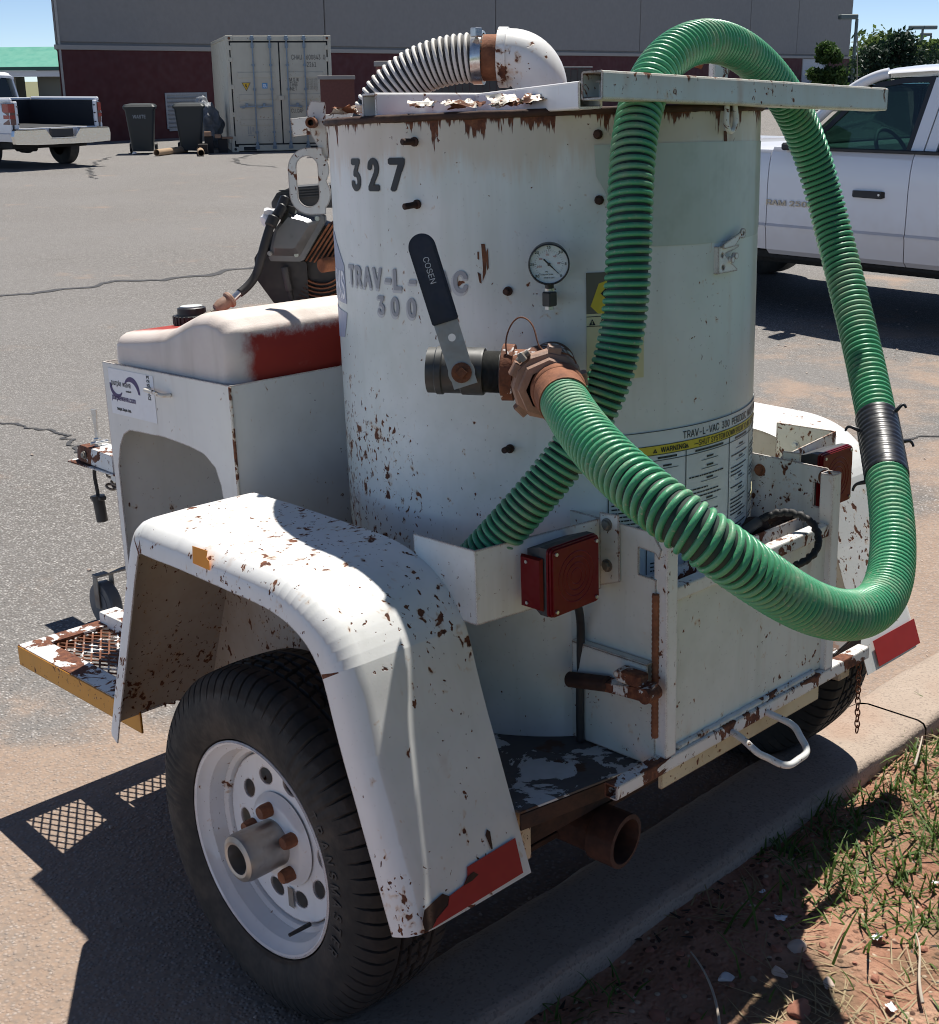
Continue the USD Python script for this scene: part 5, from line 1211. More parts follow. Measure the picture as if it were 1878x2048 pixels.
# ================================================================ pickup trucks
def glass_mat(name, tint, refl=1.0):
    g = G(); t = g.add('transparent_bsdf', 'BSDF', color=tint); r = g.add('glossy_bsdf', 'BSDF', color=(1, 1, 1), roughness=.02)
    f = g.math('multiply', g.add('fresnel', 'fac', IOR=1.5), refl)
    return g.done(name, g.add('mix_closure', 'closure', fac=f, closure1=t, closure2=r))
def car_paint(name, col):
    g = G(); p = g.obj(); x, y, z = g.sep(p)
    d = g.math('multiply', g.sm(g.math('multiply_add', g.noise(p, 9, 4), .25, g.math('multiply', z, -1.0)), -.75, -.35), .45)
    c = g.mix(d, col, (.46, .37, .30))
    return g.princ(name, base_color=c, roughness=.32, coat_weight=.6, coat_roughness=.06, specular_ior_level=.5)
truck_white = car_paint('truck_white_paint', (.70, .71, .74))
trim_black = simple('trim_black_look', (.012, .012, .014), rough=.45, var=.1)
dark_void = simple('underbody_look', (.012, .011, .010), rough=.9)
chrome = simple('chrome_look', (.72, .71, .69), rough=.12, metal=1.0, var=.05)
side_glass = glass_mat('side_glass', (.50, .66, .62)); dark_glass = glass_mat('dark_glass', (.035, .045, .06))
seat_look = simple('seat_look', (.035, .042, .045), rough=.8); dash_look = simple('dash_look', (.06, .065, .065), rough=.7)
truck_tire = simple('truck_tire_look', (.014, .013, .012), rough=.8, dust=.4, dustcol=(.06, .05, .04))
alloy = simple('alloy_look', (.42, .42, .43), rough=.35, metal=.8)
amber_red = simple('truck_lamp_red', (.26, .006, .010), rough=.15, coat=.6)
lamp_smoke = simple('truck_lamp_smoke', (.10, .03, .03), rough=.2, coat=.5)
liner = simple('bed_liner_look', (.008, .009, .012), rough=.75)

def pickup(label, loc, rz, s, gate, badge, glass, quad):
    t = thing('pickup_truck', label, 'pickup truck', mat4(loc, rz, s), 'white pickup trucks parked on the lot')
    W = .97
    def sec(z0, z1, extra=()):                                            # outer skin line of the lower body: (inset, z)
        pts = [(.075, .43), (.030, .47), (.018, .56), (.010, .615), (.0, .637), (.010, .655), (.006, .80), (.0, .92), (.006, 1.05), (.022, 1.13), (.05, 1.18)]
        p = [(i, z) for i, z in pts if z0 < z < z1]
        f = lambda z: float(np.interp(z, [q[1] for q in pts], [q[0] for q in pts]))
        return [(f(z0), z0)] + p + [(f(z1), z1)]
    def panel(name, y0, y1, z0, z1, side, arches=(), mat=truck_white):
        o = sec(z0, z1); pl = Polygon([(W - i, z) for i, z in o] + [(W - i - .03, z) for i, z in o[::-1]])
        m = ext(pl, y1 - y0, (0, y1, 0), (1, 0, 0), (0, 0, 1))
        for ay, ar in arches: m = diff(m, cyl((.5, ay, .40), (1.2, ay, .40), ar, 40))
        if side < 0: m.vertices[:, 0] *= -1; m.invert()
        return obj(name, m, mat, t, smooth=25)
    yF, yR = 2.30, -2.15                                                   # axles
    fr, rr = (.30, 1.435), (-1.05, -.006)
    for sd in (-1, 1):
        d1 = panel('front_door', .062, 1.135, .435, 1.18, sd)
        d2 = panel('rear_door', -.86 if quad else -.30, .055, .435, 1.18, sd)
        panel('front_fender', 1.142, 3.05, .47, 1.16, sd, [(yF, .46)])
        panel('bed_side', -3.30, -1.05, .50, 1.18, sd, [(yR, .46)])
        obj('bed_rail', cbox((sd * (W - .09), -3.30, 1.18), (sd * (W - .02), -1.05, 1.26), .025), truck_white, t, smooth=30)
        obj('cab_corner', cbox((sd * (W - .06), -1.02, .5), (sd * (W - .02), -.87 if quad else -.31, 1.18), .01), truck_white, t)
        h = obj('door_handle', hull([(sd * (W - .002 + b), .22 + a, .900 + z) for a, z, b in ((0, -.018, 0), (0, .018, 0), (.245, -.016, 0), (.245, .016, 0), (.02, -.026, .02), (.02, .024, .02), (.225, -.024, .02), (.225, .022, .02))]), trim_black, d1)
        h.GetAttribute('points')
        obj('lock', cyl((sd * (W + .02), .135 + .15 - .03, .90), (sd * (W + .023), .255, .90), .008, 14), zinc, d1)
        # greenhouse
        X0, X1 = sd * (W - .065), sd * (W - .155)
        def gp(y, z):                                                      # point on the sloped side of the cab
            k = (z - 1.17) / .53; return np.array([X0 + (X1 - X0) * k, y, z])
        gl = [(.90, 1.182), (.72, 1.32), (.585, 1.45), (.41, 1.58), (.235, 1.607), (.045, 1.618), (.130, 1.185)]
        th = np.array([sd * -.004, 0, 0])
        obj('window', hull([gp(*q) for q in gl] + [gp(*q) + th for q in gl]), glass, d1)
        fr_ = [gp(*q) for q in gl]
        fo = Polygon(gl).buffer(.030, join_style=2).difference(Polygon(gl).buffer(-.004))
        m = ext(fo, .018, (0, 0, 0), (0, 1, 0), (0, 0, 1)); v = m.vertices.copy()
        k = (v[:, 2] - 1.17) / .53; m.vertices[:, 0] = X0 + (X1 - X0) * k + sd * (v[:, 0] - .012) + sd * .002
        if sd < 0: m.invert()
        obj('window_trim', m, trim_black, d1)
        obj('sill_trim', cbox((sd * (W - .070), -.85 if quad else -.3, 1.165), (sd * (W - .030), .98, 1.187), .004), trim_black, t)
        # pillars
        def strip(pts, w0=.0, mat=truck_white, dx=.014):
            a = [gp(*q) + np.array([sd * dx, 0, 0]) for q in pts]; b = [gp(*q) - np.array([sd * .02, 0, 0]) for q in pts]
            return hull(a + b)
        obj('b_pillar', strip([(.098, 1.188), (.010, 1.640), (-.075, 1.640), (.012, 1.188)], dx=.008), truck_white, t)
        obj('b_pillar', strip([(.002, 1.188), (-.083, 1.640), (-.150, 1.640), (-.075, 1.188)], dx=.006), truck_white, t)
        ry = -.80 if quad else -.40
        gl2 = [(-.085, 1.19), (-.16, 1.615), (ry + .08, 1.60), (ry, 1.19)]
        obj('window', hull([gp(*q) for q in gl2] + [gp(*q) + th for q in gl2]), dark_glass, d2)
        obj('c_pillar', strip([(ry, 1.18), (ry + .08, 1.64), (ry - .16, 1.63), (ry - .22, 1.18)]), truck_white, t)
        ap = [(1.03, 1.165), (.845, 1.36), (.70, 1.49), (.54, 1.60), (.36, 1.668)]
        P = resample([gp(y, z) + np.array([sd * .012 - sd * .03 * (z > 1.6), 0, 0]) for y, z in ap], 24)[0]
        obj('a_pillar', sweep(P, .036, 10), truck_white, t, smooth=40)
        # mirror
        mc = np.array([sd * (W + .13), .80, 1.285])
        mi = obj('mirror', [hull([mc + (sd * a, b, c) for a, b, c in ((-.10, -.05, -.085), (.10, -.05, -.085), (-.10, -.05, .085), (.10, -.05, .095), (-.08, .06, -.07), (.08, .05, -.06), (-.08, .06, .06), (.08, .05, .065))]), beam((sd * (W - .05), .86, 1.20), mc + (-sd * .05, 0, -.05), .05, .04, (0, 0, 1), .01)], trim_black, t, smooth=30)
        obj('mirror_cap', cbox((sd * (W - .03), .90, 1.165), (sd * (W + .05), 1.02, 1.215), .012), trim_black, t)
        # wheels
        for y in (yF, yR):
            c = np.array([sd * .83, y, .385])
            tt = obj('wheel', lathe([(.21, -.12), (.30, -.125), (.36, -.115), (.384, -.09), (.385, .09), (.36, .115), (.30, .125), (.21, .12), (.20, .06), (0, .05)], 40, c, (sd, 0, 0)), truck_tire, t, smooth=40)
            obj('hubcap', lathe([(.205, .10), (.20, .085), (.12, .075), (.06, .11), (0, .11)], 30, c, (sd, 0, 0)), alloy, tt, smooth=30)
        # rear lamps and headlamps
        lm = obj('tail_lamp', hull([(sd * (W - .005 + a), y, z) for a, y in ((.0, -3.06), (.004, -3.28), (-.02, -3.318), (-.10, -3.325)) for z in (.80, 1.165)]), lamp_smoke, t)
        obj('lamp_lens', [hull([(sd * (W + .001 + a), y, z) for a, y in ((.0, -3.09), (.004, -3.285), (-.02, -3.326), (-.095, -3.333)) for z in zz]) for zz in ((1.01, 1.155), (.90, .965))], amber_red, lm)
        obj('bed_post', cbox((sd * (W - .17), -3.315, .72), (sd * (W - .085), -3.24, 1.20), .012), truck_white, t, smooth=30)
        for z in (1.10, .96, .80): obj('striker', cbox((sd * (W - .178), -3.322, z), (sd * (W - .14), -3.30, z + .022), .003), trim_black, t)
        obj('headlamp', hull([(sd * (W - .03), 2.98, .80), (sd * (W - .03), 2.98, 1.0), (sd * .55, 3.12, .82), (sd * .55, 3.12, 1.0), (sd * .60, 3.02, .80)]), side_glass, t)
        obj('interior_trim', cbox((sd * (W - .16), -.8, .95), (sd * (W - .11), .95, 1.17), .01), dash_look, t)
    # cab top and shells
    prof = [(.63, 1.600), (.54, 1.640), (.36, 1.684), (.05, 1.700), (-.5, 1.698), (-.85 if quad else -.52, 1.672), (-1.0 if quad else -.66, 1.630), (-.98 if quad else -.64, 1.585), (0, 1.632), (.35, 1.628), (.58, 1.580)]
    st = [(-.815, -.020), (-.80, -.004), (-.72, .016), (-.4, .034), (0, .042), (.4, .034), (.72, .016), (.80, -.004), (.815, -.020)]
    ms = []
    for (xa, za), (xb_, zb_) in zip(st[:-1], st[1:]):
        top = prof[:8]; 
        for (ya, z1), (yb_, z2) in zip(top[:-1], top[1:]):
            a, b, c, d = (xa, ya, z1 + za), (xb_, ya, z1 + zb_), (xb_, yb_, z2 + zb_), (xa, yb_, z2 + za)
            ms.append((a, b, c, d))
    V = np.array(ms).reshape(-1, 3); F = np.arange(len(V)).reshape(-1, 4); F = np.vstack([F[:, [0, 2, 1]], F[:, [0, 3, 2]]])
    rm = trimesh.Trimesh(V, F, process=True); rm.merge_vertices()
    if rm.face_normals[:, 2].mean() < 0: rm.invert()
    obj('roof', rm, truck_white, t, smooth=50)
    obj('headliner', cbox((-.76, -.9 if quad else -.55, 1.575), (.76, .5, 1.585), .003), dash_look, t)
    obj('windshield', hull([(a * .80, 1.03, 1.165) for a in (-1, 1)] + [(a * .70, .58, 1.595) for a in (-1, 1)] + [(0, 1.12, 1.17), (0, .64, 1.60)]), side_glass, t)
    yb = -1.0 if quad else -.62
    obj('rear_wall', cbox((-.84, yb - .02, .45), (.84, yb + .02, 1.19), .01), truck_white, t)
    obj('rear_window', hull([(a * .78, yb, 1.19) for a in (-1, 1)] + [(a * .68, yb + .03, 1.60) for a in (-1, 1)] + [(a * .78, yb + .01, 1.19) for a in (-1, 1)]), dark_glass if not quad else side_glass, t)
    obj('hood', hull([(a * .90, 1.03, 1.155) for a in (-1, 1)] + [(a * .72, 1.10, 1.215) for a in (-1, 1)] + [(a * .70, 3.0, 1.10) for a in (-1, 1)] + [(a * .92, 2.95, 1.02) for a in (-1, 1)] + [(0, 1.14, 1.225), (0, 3.02, 1.12)] + [(a * .90, 1.03, 1.09) for a in (-1, 1)] + [(a * .9, 2.9, .95) for a in (-1, 1)]), truck_white, t, smooth=20)
    obj('cowl', cbox((-.80, 1.0, 1.150), (.80, 1.12, 1.212), .01), trim_black, t)
    gr_ = obj('grille', cbox((-.55, 2.98, .72), (.55, 3.13, 1.06), .03), chrome, t)
    obj('front_bumper', cbox((-.96, 2.98, .45), (.96, 3.22, .68), .05), chrome, t, smooth=30)
    obj('chassis', [cbox((-.80, -3.0, .36), (.80, 2.9, .50), .02), cbox((-.88, -1.0, .40), (.88, 2.9, .46), .01), cyl((-.8, yR, .385), (.8, yR, .385), .07, 14), cyl((0, yR - .08, .385), (0, yR + .12, .385), .15, 14), cbox((-.93, 1.2, .5), (.93, 2.9, 1.05), .02)], dark_void, t)
    obj('exhaust', [cyl((.45, -2.4, .40), (.55, -3.2, .44), .04, 14), cbox((-.5, -2.9, .30), (-.2, -2.55, .40), .03), cbox((.1, -1.9, .26), (.35, -1.5, .38), .04)], dark_void, t, smooth=30)
    bed = [cbox((-.80, -3.30, .72), (.80, -1.05, .745), .004), cbox((-.82, -3.28, .74), (-.795, -1.06, 1.20), .004), cbox((.795, -3.28, .74), (.82, -1.06, 1.20), .004), cbox((-.80, -1.10, .74), (.80, -1.07, 1.20), .004)]
    obj('bed_liner', bed, liner, t)
    obj('bed_front', cbox((-.88, -1.07, .55), (.88, -1.04, 1.24), .008), truck_white, t)
    obj('bed_sill', cbox((-.83, -3.325, .60), (.83, -3.29, .735), .006), truck_white, t)
    if gate: obj('tailgate', cbox((-.80, -3.33, .74), (.80, -3.28, 1.20), .012), truck_white, t, smooth=30)
    bm = ext(Polygon([(-1.0, .46), (-1.02, .60), (-1.0, .70), (-.36, .70), (-.25, .56), (.25, .56), (.36, .70), (1.0, .70), (1.02, .60), (1.0, .46), (.55, .44), (-.55, .44)]).buffer(-.012).buffer(.012, 4), .10, (0, -3.36, 0), (1, 0, 0), (0, 0, 1))
    b_ = obj('rear_bumper', bm, chrome, t, smooth=30)
    obj('bumper_pad', [cbox((-.98, -3.47, .702), (-.38, -3.34, .716), .004), cbox((.38, -3.47, .702), (.98, -3.34, .716), .004)], trim_black, b_)
    obj('plate_recess', cbox((-.24, -3.42, .562), (.24, -3.36, .72), .01), trim_black, b_)
    obj('bumper_step', cbox((-.26, -3.475, .535), (.26, -3.36, .552), .004), chrome, b_)
    # inside
    for sx in (-.40, .40):
        se = obj('seat', [hull([(sx + a, y, z) for a in (-.25, .25) for y, z in ((.42, .70), (.42, .82), (-.12, .68), (-.05, .86), (-.28, 1.32), (-.14, 1.34))]), hull([(sx + a, y, z) for a in (-.13, .13) for y, z in ((-.20, 1.36), (-.10, 1.36), (-.22, 1.53), (-.13, 1.53))])], seat_look, t, smooth=30)
    obj('rear_bench', cbox((-.75, -.85 if quad else -.5, .6), (.75, -.70 if quad else -.4, 1.22), .04), seat_look, t, smooth=30)
    obj('dashboard', cbox((-.80, .62, .95), (.80, 1.05, 1.185), .04), dash_look, t, smooth=30)
    a_ = np.array([-.40, .50, 1.13]); wv = unit((0, -.85, .5)); s_, u_ = perp(wv); tt_ = np.linspace(0, 2 * PI, 40)
    obj('steering_wheel', sweep(a_ + .19 * (np.cos(tt_)[:, None] * s_ + np.sin(tt_)[:, None] * u_), .014, 8, caps=False), dash_look, t, smooth=True)
    obj('cab_floor', cbox((-.85, -.98 if quad else -.6, .46), (.85, 1.1, .50), .004), dark_void, t)
    if badge:
        m = text('RAM 2500', .036, .004, True, 1.55); obj('badge', frame_mesh(m, (-W - .001, 1.145, .785), (0, -1, 0), (0, 0, 1), (-1, 0, 0)), simple('badge_look', (.42, .36, .28), rough=.35, metal=.6), t)
        obj('antenna', sweep(np.array([(.86, 1.55, 1.14), (.86, 1.57, 1.60), (.86, 1.60, 1.95)]), .004, 6), zinc_old, t)
    return t
pickup('white quad cab pickup parked side-on behind the green hose with black door handle', (9.07, 4.262, 0), 0.0, 1.0, True, True, side_glass, True)
fb = math.radians(-6.0); f_ = np.array([math.sin(fb), math.cos(fb)])
rc = np.array([12.58, 24.68]); lp_ = rc + f_ * 3.42 * 1.06
pickup('white pickup at the left edge with its tailgate missing and a black bed', (lp_[0], lp_[1], 0), -fb, 1.06, False, False, dark_glass, False)

# ================================================================ shipping container
cream = paint('container_paint', base=(.50, .455, .36), spots=.12, streak=.25, edge=.12, grime=.25, grimecol=(.36, .31, .24), seed=31, scale=.25, rough=.5)
cream_d = paint('container_door_paint', base=(.48, .435, .345), spots=.10, streak=.3, edge=.1, grime=.28, grimecol=(.35, .30, .24), seed=32, scale=.25, rough=.5)
rod_blue = simple('lock_rod_look', (.20, .245, .29), rough=.45, metal=.3)
gasket = simple('gasket_look', (.010, .010, .011), rough=.7)
ct_ = thing('shipping_container', 'cream steel shipping container with double doors standing by the red wall', 'container', mat4((17.98, 26.9, 0), math.radians(-30)))
CW, CL, CH = 2.438, 6.06, 2.591
for x in (0, CW):
    sx = 1 if x == 0 else -1
    obj('corner_post', cbox((x, 0, .0), (x + sx * .075, .10, CH), .006), cream, ct_)
    obj('corner_post', cbox((x, CL - .10, .0), (x + sx * .075, CL, CH), .006), cream, ct_)
    obj('bottom_rail', cbox((x, .10, .02), (x + sx * .05, CL - .10, .17), .004), cream, ct_)
    obj('top_rail', cbox((x, .10, CH - .07), (x + sx * .05, CL - .10, CH - .002), .004), cream, ct_)
    pts = []; y = .10
    while y < CL - .10:
        pts += [(sx * .014, y), (sx * .014, y + .07), (sx * .045, y + .14), (sx * .045, y + .21)]; y += .278
    pts = [(x + a, min(b, CL - .1)) for a, b in pts]
    wallp = Polygon(pts + [(a + sx * .003, b) for a, b in pts[::-1]]).buffer(0)
    obj('side_wall', ext(wallp, CH - .24, (0, 0, .17)), cream, ct_)
    for z in (.0, CH - .12):
        for yy in (0, CL - .16):
            cf = obj('corner_casting', cbox((x - sx * .004, yy - .004, z - .0 + (.004 if z else 0)), (x + sx * .165, yy + .160, z + .122), .008), cream, ct_)
            obj('casting_hole', cyl((x + sx * .085, yy - .005, z + .065), (x + sx * .085, yy + .02, z + .065), .032, 20), tape_rust if z else gasket, cf)
obj('header', cbox((.165, .004, CH - .115), (CW - .165, .10, CH - .003), .006), cream, ct_)
obj('sill', cbox((.165, .004, .02), (CW - .165, .12, .155), .006), cream, ct_)
obj('forklift_pocket', [cbox((.28, .001, .03), (.58, .02, .115), .002), cbox((CW - .58, .001, .03), (CW - .28, .02, .115), .002)], gasket, ct_)
obj('container_roof', cbox((.02, .10, CH - .03), (CW - .02, CL - .02, CH - .012), .003), cream, ct_)
obj('back_wall', cbox((.07, CL - .05, .1), (CW - .07, CL - .03, CH - .05), .003), cream, ct_)
obj('door_gasket', cbox((.075, .040, .155), (CW - .075, .055, CH - .115), .002), gasket, ct_)
for k, (a, b) in enumerate(((.105, 1.203), (1.235, CW - .105))):
    d = obj('container_door', cbox((a, .022, .185), (b, .045, CH - .150), .004), cream_d, ct_, label='left container door' if k == 0 else 'right container door with stencilled numbers')
    for z in (.60, 1.17, 1.66):
        obj('door_rib', [cbox((a + .13, .012, z), (b - .10, .024, z + .135), .006)], cream_d, d)
        obj('door_rib', cbox((a + .145, .0085, z + .014), (b - .115, .0115, z + .121), .002), cream_d, d)
    for xr in ((a + .50, a + .905) if k == 0 else (a + .16, a + .57)):
        rd = obj('locking_bar', [cyl((xr, -.022, .10), (xr, -.022, CH - .06), .0165, 14)], rod_blue, d, smooth=40)
        for z in (.12, .42, 1.38, 1.92, CH - .27, CH - .10): obj('bar_bracket', cbox((xr - .035, -.030, z), (xr + .035, .020, z + (.10 if z in (.12,) or z > 2.2 else .05)), .006), rod_blue, rd)
        obj('cam_keeper', [cbox((xr - .05, -.012, .06), (xr + .05, .006, .13), .006), cbox((xr - .05, -.012, CH - .09), (xr + .05, .006, CH - .03), .006)], rod_blue, rd)
        sgn = 1 if k else -1
        obj('bar_handle', [beam((xr - .02 * sgn, -.035, 1.035), (xr + .36 * sgn * (1 if k == 0 else .85), -.030, 1.015), .02, .032, (0, 0, 1), .004), cbox((xr + .20 * sgn - .03, -.034, 1.02), (xr + .20 * sgn + .03, .02, 1.095), .005), cbox((xr + .33 * sgn * .85 - .03, -.02, .985), (xr + .33 * sgn * .85 + .03, .02, 1.03), .004)], rod_blue, rd)
    hx = .085 if k == 0 else CW - .085
    for z in (.26, .80, 1.42, 2.02, 2.33 if 0 else 2.28): obj('hinge', cbox((hx - .05, .006, z), (hx + .05, .035, z + .10), .006), cream, d)
obj('door_tab', cbox((1.15, -.004, 1.165), (1.29, .024, 1.265), .005), cream_d, ct_)
blackc = simple('stencil_look', (.030, .028, .026), rough=.7, var=.2); faded = simple('faded_stencil_look', (.25, .225, .18), rough=.7)
def on_door(s, h, x, z, m_=None, sx=.62, y=.0205): return frame_mesh(text(s, h, .0015, False, sx), (x, y, z), (1, 0, 0), (0, 0, 1), (0, -1, 0))
obj('container_number', [on_door('CHAU', .105, 1.50, 2.065), on_door('600843', .105, 1.845, 2.065), on_door('0', .105, 2.245, 2.065), on_door('2261', .105, 1.855, 1.905), on_door('M.G.W', .085, 1.43, 1.575), on_door('TARE', .085, 1.44, 1.475), on_door('NET', .085, 1.44, 1.375, sx=.72), on_door('CU.CAP', .090, 1.44, .875)], blackc, ct_)
obj('faded_number', [on_door('30.480 KGS', .045, 1.83, 1.60 - k * .052, sx=.75) for k in range(5)] + [on_door('1170 CU.FT', .085, 1.85, .88, sx=.55)], faded, ct_)
tri = Polygon([(0, .0), (.105, .19), (-.105, .19)])
wt = obj('warning_triangle', frame_mesh(ext(tri, .002), (.42, .0195, 1.37), (1, 0, 0), (0, 0, 1), (0, -1, 0)), blackc, ct_)
obj('triangle_field', frame_mesh(ext(affinity.translate(affinity.scale(tri, .84, .84, origin=(0, .127)), 0, 0), .002), (.42, .0185, 1.37), (1, 0, 0), (0, 0, 1), (0, -1, 0)), simple('warning_yellow', (.60, .36, .02), rough=.5), wt)
obj('triangle_mark', frame_mesh(ext(Polygon([(-.025, .155), (.01, .155), (.0, .12), (.02, .12), (-.01, .055), (-.002, .10), (-.02, .10)]), .001), (.42, .0160, 1.37), (1, 0, 0), (0, 0, 1), (0, -1, 0)), blackc, wt)
bs = obj('blue_label', cbox((.79, .0185, 1.425), (.915, .021, 1.55), .0005), simple('blue_label_look', (.10, .27, .48), rough=.5), ct_)
obj('label_letters', frame_mesh(text('GL', .07, .001, True, .8), (.805, .0180, 1.455), (1, 0, 0), (0, 0, 1), (0, -1, 0)), vinyl_white, bs)
obj('faded_mark', [cbox((.40 + a, .0195, .40 + b), (.40 + a + w, .0215, .40 + b + h), .0004) for a, b, w, h in ((0, 0, .03, .18), (.05, 0, .03, .18), (.10, .06, .05, .10), (0, .20, .15, .025), (.0, -.04, .15, .025))], simple('faded_grey_look', (.33, .32, .29), rough=.7), ct_)

# ================================================================ big box building
stucco = simple('stucco_look', (.20, .183, .172), rough=.9, var=.08, scale=3, bump=.004, bscale=90, dust=.35, dustcol=(.17, .155, .147))
redwall = simple('red_wall_look', (.062, .011, .011), rough=.85, var=.15, scale=2, dust=.3, dustcol=(.045, .010, .010))
trim_s = simple('wall_trim_look', (.27, .245, .225), rough=.85, var=.06)
BD = np.array([.9913, .1317, 0]); BN = np.array([.1317, -.9913, 0])                  # along the wall; out of it
bt = np.eye(4); bt[:3, 0], bt[:3, 1], bt[:3, 2], bt[:3, 3] = BD, -BN, (0, 0, 1), (17.54, 34.3, 0)
bd = thing('store_building', 'large windowless beige and dark red commercial building across the lot', 'building', bt)
BL, BH = 51.8, 9.5
obj('wall', ext([(.02, .02), (BL, .02), (BL, 26), (26, 30)], BH - 2.40, (0, 0, 2.40)), stucco, bd, label='beige upper wall')
for a, b in zip([0, 10.2, 19.26, 29.5, 39.7, 45.0], [10.2, 19.26, 29.5, 39.7, 45.0, BL]):
    obj('wall_panel', cbox((a + .02, -.03, 2.62), (b - .02, .02, BH), .015), stucco, bd)
obj('base_wall', ext([(0, -.05), (45.75, -.05), (45.75, 25), (26, 29.9)], 2.62, (0, 0, -.2)), redwall, bd, label='dark red lower wall')
obj('base_wall', cbox((48.88, -.05, -.2), (BL, 29, 2.42), .0), redwall, bd)
obj('band', cbox((-.02, -.10, 2.42), (BL + .02, .05, 2.55), .012), trim_s, bd)
obj('door', cbox((45.80, -.02, 0), (48.83, .03, 2.40), .01), simple('steel_door_look', (.36, .36, .38), rough=.5, var=.05), bd)
obj('door_frame', [cbox((45.74, -.07, 0), (45.84, .0, 2.44), .004), cbox((48.80, -.07, 0), (48.90, .0, 2.44), .004)], trim_s, bd)
obj('downpipe', cyl((.08, -.06, 0), (.08, -.06, BH), .035, 10), simple('downpipe_look', (.30, .28, .26), rough=.6), bd)
lv = obj('louver', [cbox((3.48, -.075, .26), (3.55, -.055, 1.27), .004), cbox((4.98, -.075, .26), (5.05, -.055, 1.27), .004), cbox((3.55, -.075, 1.20), (4.98, -.055, 1.27), .004), cbox((3.55, -.075, .20), (4.98, -.055, .26), .004), cbox((3.55, -.058, .26), (4.98, -.053, 1.20), 0)], simple('louver_frame_look', (.24, .25, .27), rough=.5), bd)
for k in range(8):
    obj('louver_slat', beam((3.55, -.075, .31 + k * .115), (4.98, -.075, .31 + k * .115), .07, .012, (0, .6, .8), .002), simple(f'slat_look_{k}', (.27, .28, .30), rough=.5), lv)

# ---- wheeled bins
binmat = simple('bin_look', (.010, .017, .021), rough=.5, var=.15)
def bin_(loc, rz, label):
    t = thing('trash_bin', label, 'trash bin', mat4(loc, rz, 1.0))
    secs = [(.23, .22, .10), (.30, .33, 1.02)]
    rr = lambda a, b, z: [(x, y, z) for x, y in np.array(sbox(-a, -b, a, b).buffer(-.07).buffer(.07, 4).exterior.coords)[:-1]]
    obj('bin_body', hull(rr(.24, .24, .06) + rr(.33, .36, 1.00)), binmat, t, smooth=30)
    obj('bin_rim', hull(rr(.36, .39, 1.0) + rr(.37, .40, 1.05)), binmat, t, smooth=30)
    obj('lid', hull(rr(.375, .41, 1.052) + rr(.34, .37, 1.10) + rr(.20, .2, 1.125)), binmat, t, smooth=30)
    obj('bin_wheel', [cyl((s * .26, .24, .12), (s * .32, .24, .12), .12, 20) for s in (-1, 1)], black, t, smooth=30)
    obj('bin_handle', cyl((-.28, .42, 1.02), (.28, .42, 1.02), .018, 10), binmat, t)
    return t
b1 = bin_((16.35, 28.15, 0), math.radians(-34), 'dark trash bin with pale printed panel, left of the pair by the red wall')
obj('bin_print', [frame_mesh(text('WASTE', .075, .003, True, .8), (-.16, -.335, .80), (1, 0, 0), unit((0, -.13, 1)), unit((0, -1, -.13)))], simple('bin_print_look', (.20, .24, .28), rough=.5), b1)
bin_((17.35, 27.65, 0), math.radians(-34), 'dark trash bin in front of the wall louver, nearer the container')
# ---- cardboard tubes, blocks, tarp
card = simple('cardboard_look', (.36, .25, .155), rough=.9)
for (p0, p1, r, lb) in (((15.95, 26.9, .075), (17.25, 27.75, .075), .075, 'cardboard tube lying aslant at the foot of the left trash bin'), ((16.55, 26.0, .075), (17.35, 27.3, .075), .075, 'cardboard tube lying end-on between the trash bins and the blocks')):
    tb = obj('cardboard_tube', pipe(p0, p1, r, r - .012, 24), card, smooth=30, label=lb, cat='tube')
obj('litter_cup', place(rock(.07, 3, 2, (1.4, 1, .6)), 15.9, 27.8, .04, 1), vinyl_white, smooth=30, label='white scrap lying left of the slanting cardboard tube', cat='litter')
wood = simple('old_timber_look', (.30, .185, .12), rough=.9, var=.3); woodd = simple('charred_timber_look', (.022, .018, .016), rough=.9)
blk = [((17.45, 27.05, .0), (.20, .20, .38), woodd, 'dark upright block under the stack of timber offcuts'), ((17.15, 26.85, 0), (.22, .3, .22), woodd, 'low dark block with white label left of the timber stack'), ((17.80, 27.0, .0), (.22, .3, .30), woodd, 'dark block at the right end of the timber stack'), ((17.40, 27.0, .385), (.17, .12, .10), wood, 'small square timber end on top of the dark block'), ((17.64, 26.95, .335), (.14, .14, .09), wood, 'second timber end beside the square one'), ((17.90, 26.95, .305), (.26, .12, .05), wood, 'thin timber lath lying on the right dark block')]
for (p, s, m_, lb) in blk:
    q = cbox((-s[0] / 2, -s[1] / 2, 0), (s[0] / 2, s[1] / 2, s[2]), .008); q.apply_transform(trimesh.transformations.rotation_matrix(math.radians(-34), (0, 0, 1))); q.apply_translation(p)
    obj('timber_block', q, m_, label=lb, cat='timber')
tp = trimesh.creation.icosphere(4); v = tp.vertices; n_ = meshkit.fbm(v * 2.2 + 5, 4, 3)
v = v * np.array([.34, .40, .62]) * (.62 + .75 * n_)[:, None]; v[:, 0] += .10 * (1 - (v[:, 2] + .5)); v = v - np.minimum(0, v[:, [2]] + .55) * np.array([0, 0, 1.0])
tp = trimesh.Trimesh(v + np.array([18.35, 28.55, .56]), tp.faces, process=False)
obj('tarp_bundle', jitter(tp, .05, 5, 8), simple('tarp_look', (.20, .215, .24), rough=.6, var=.5, scale=9), smooth=50, label='crumpled grey tarp bundle slumped against the container side', cat='tarp')

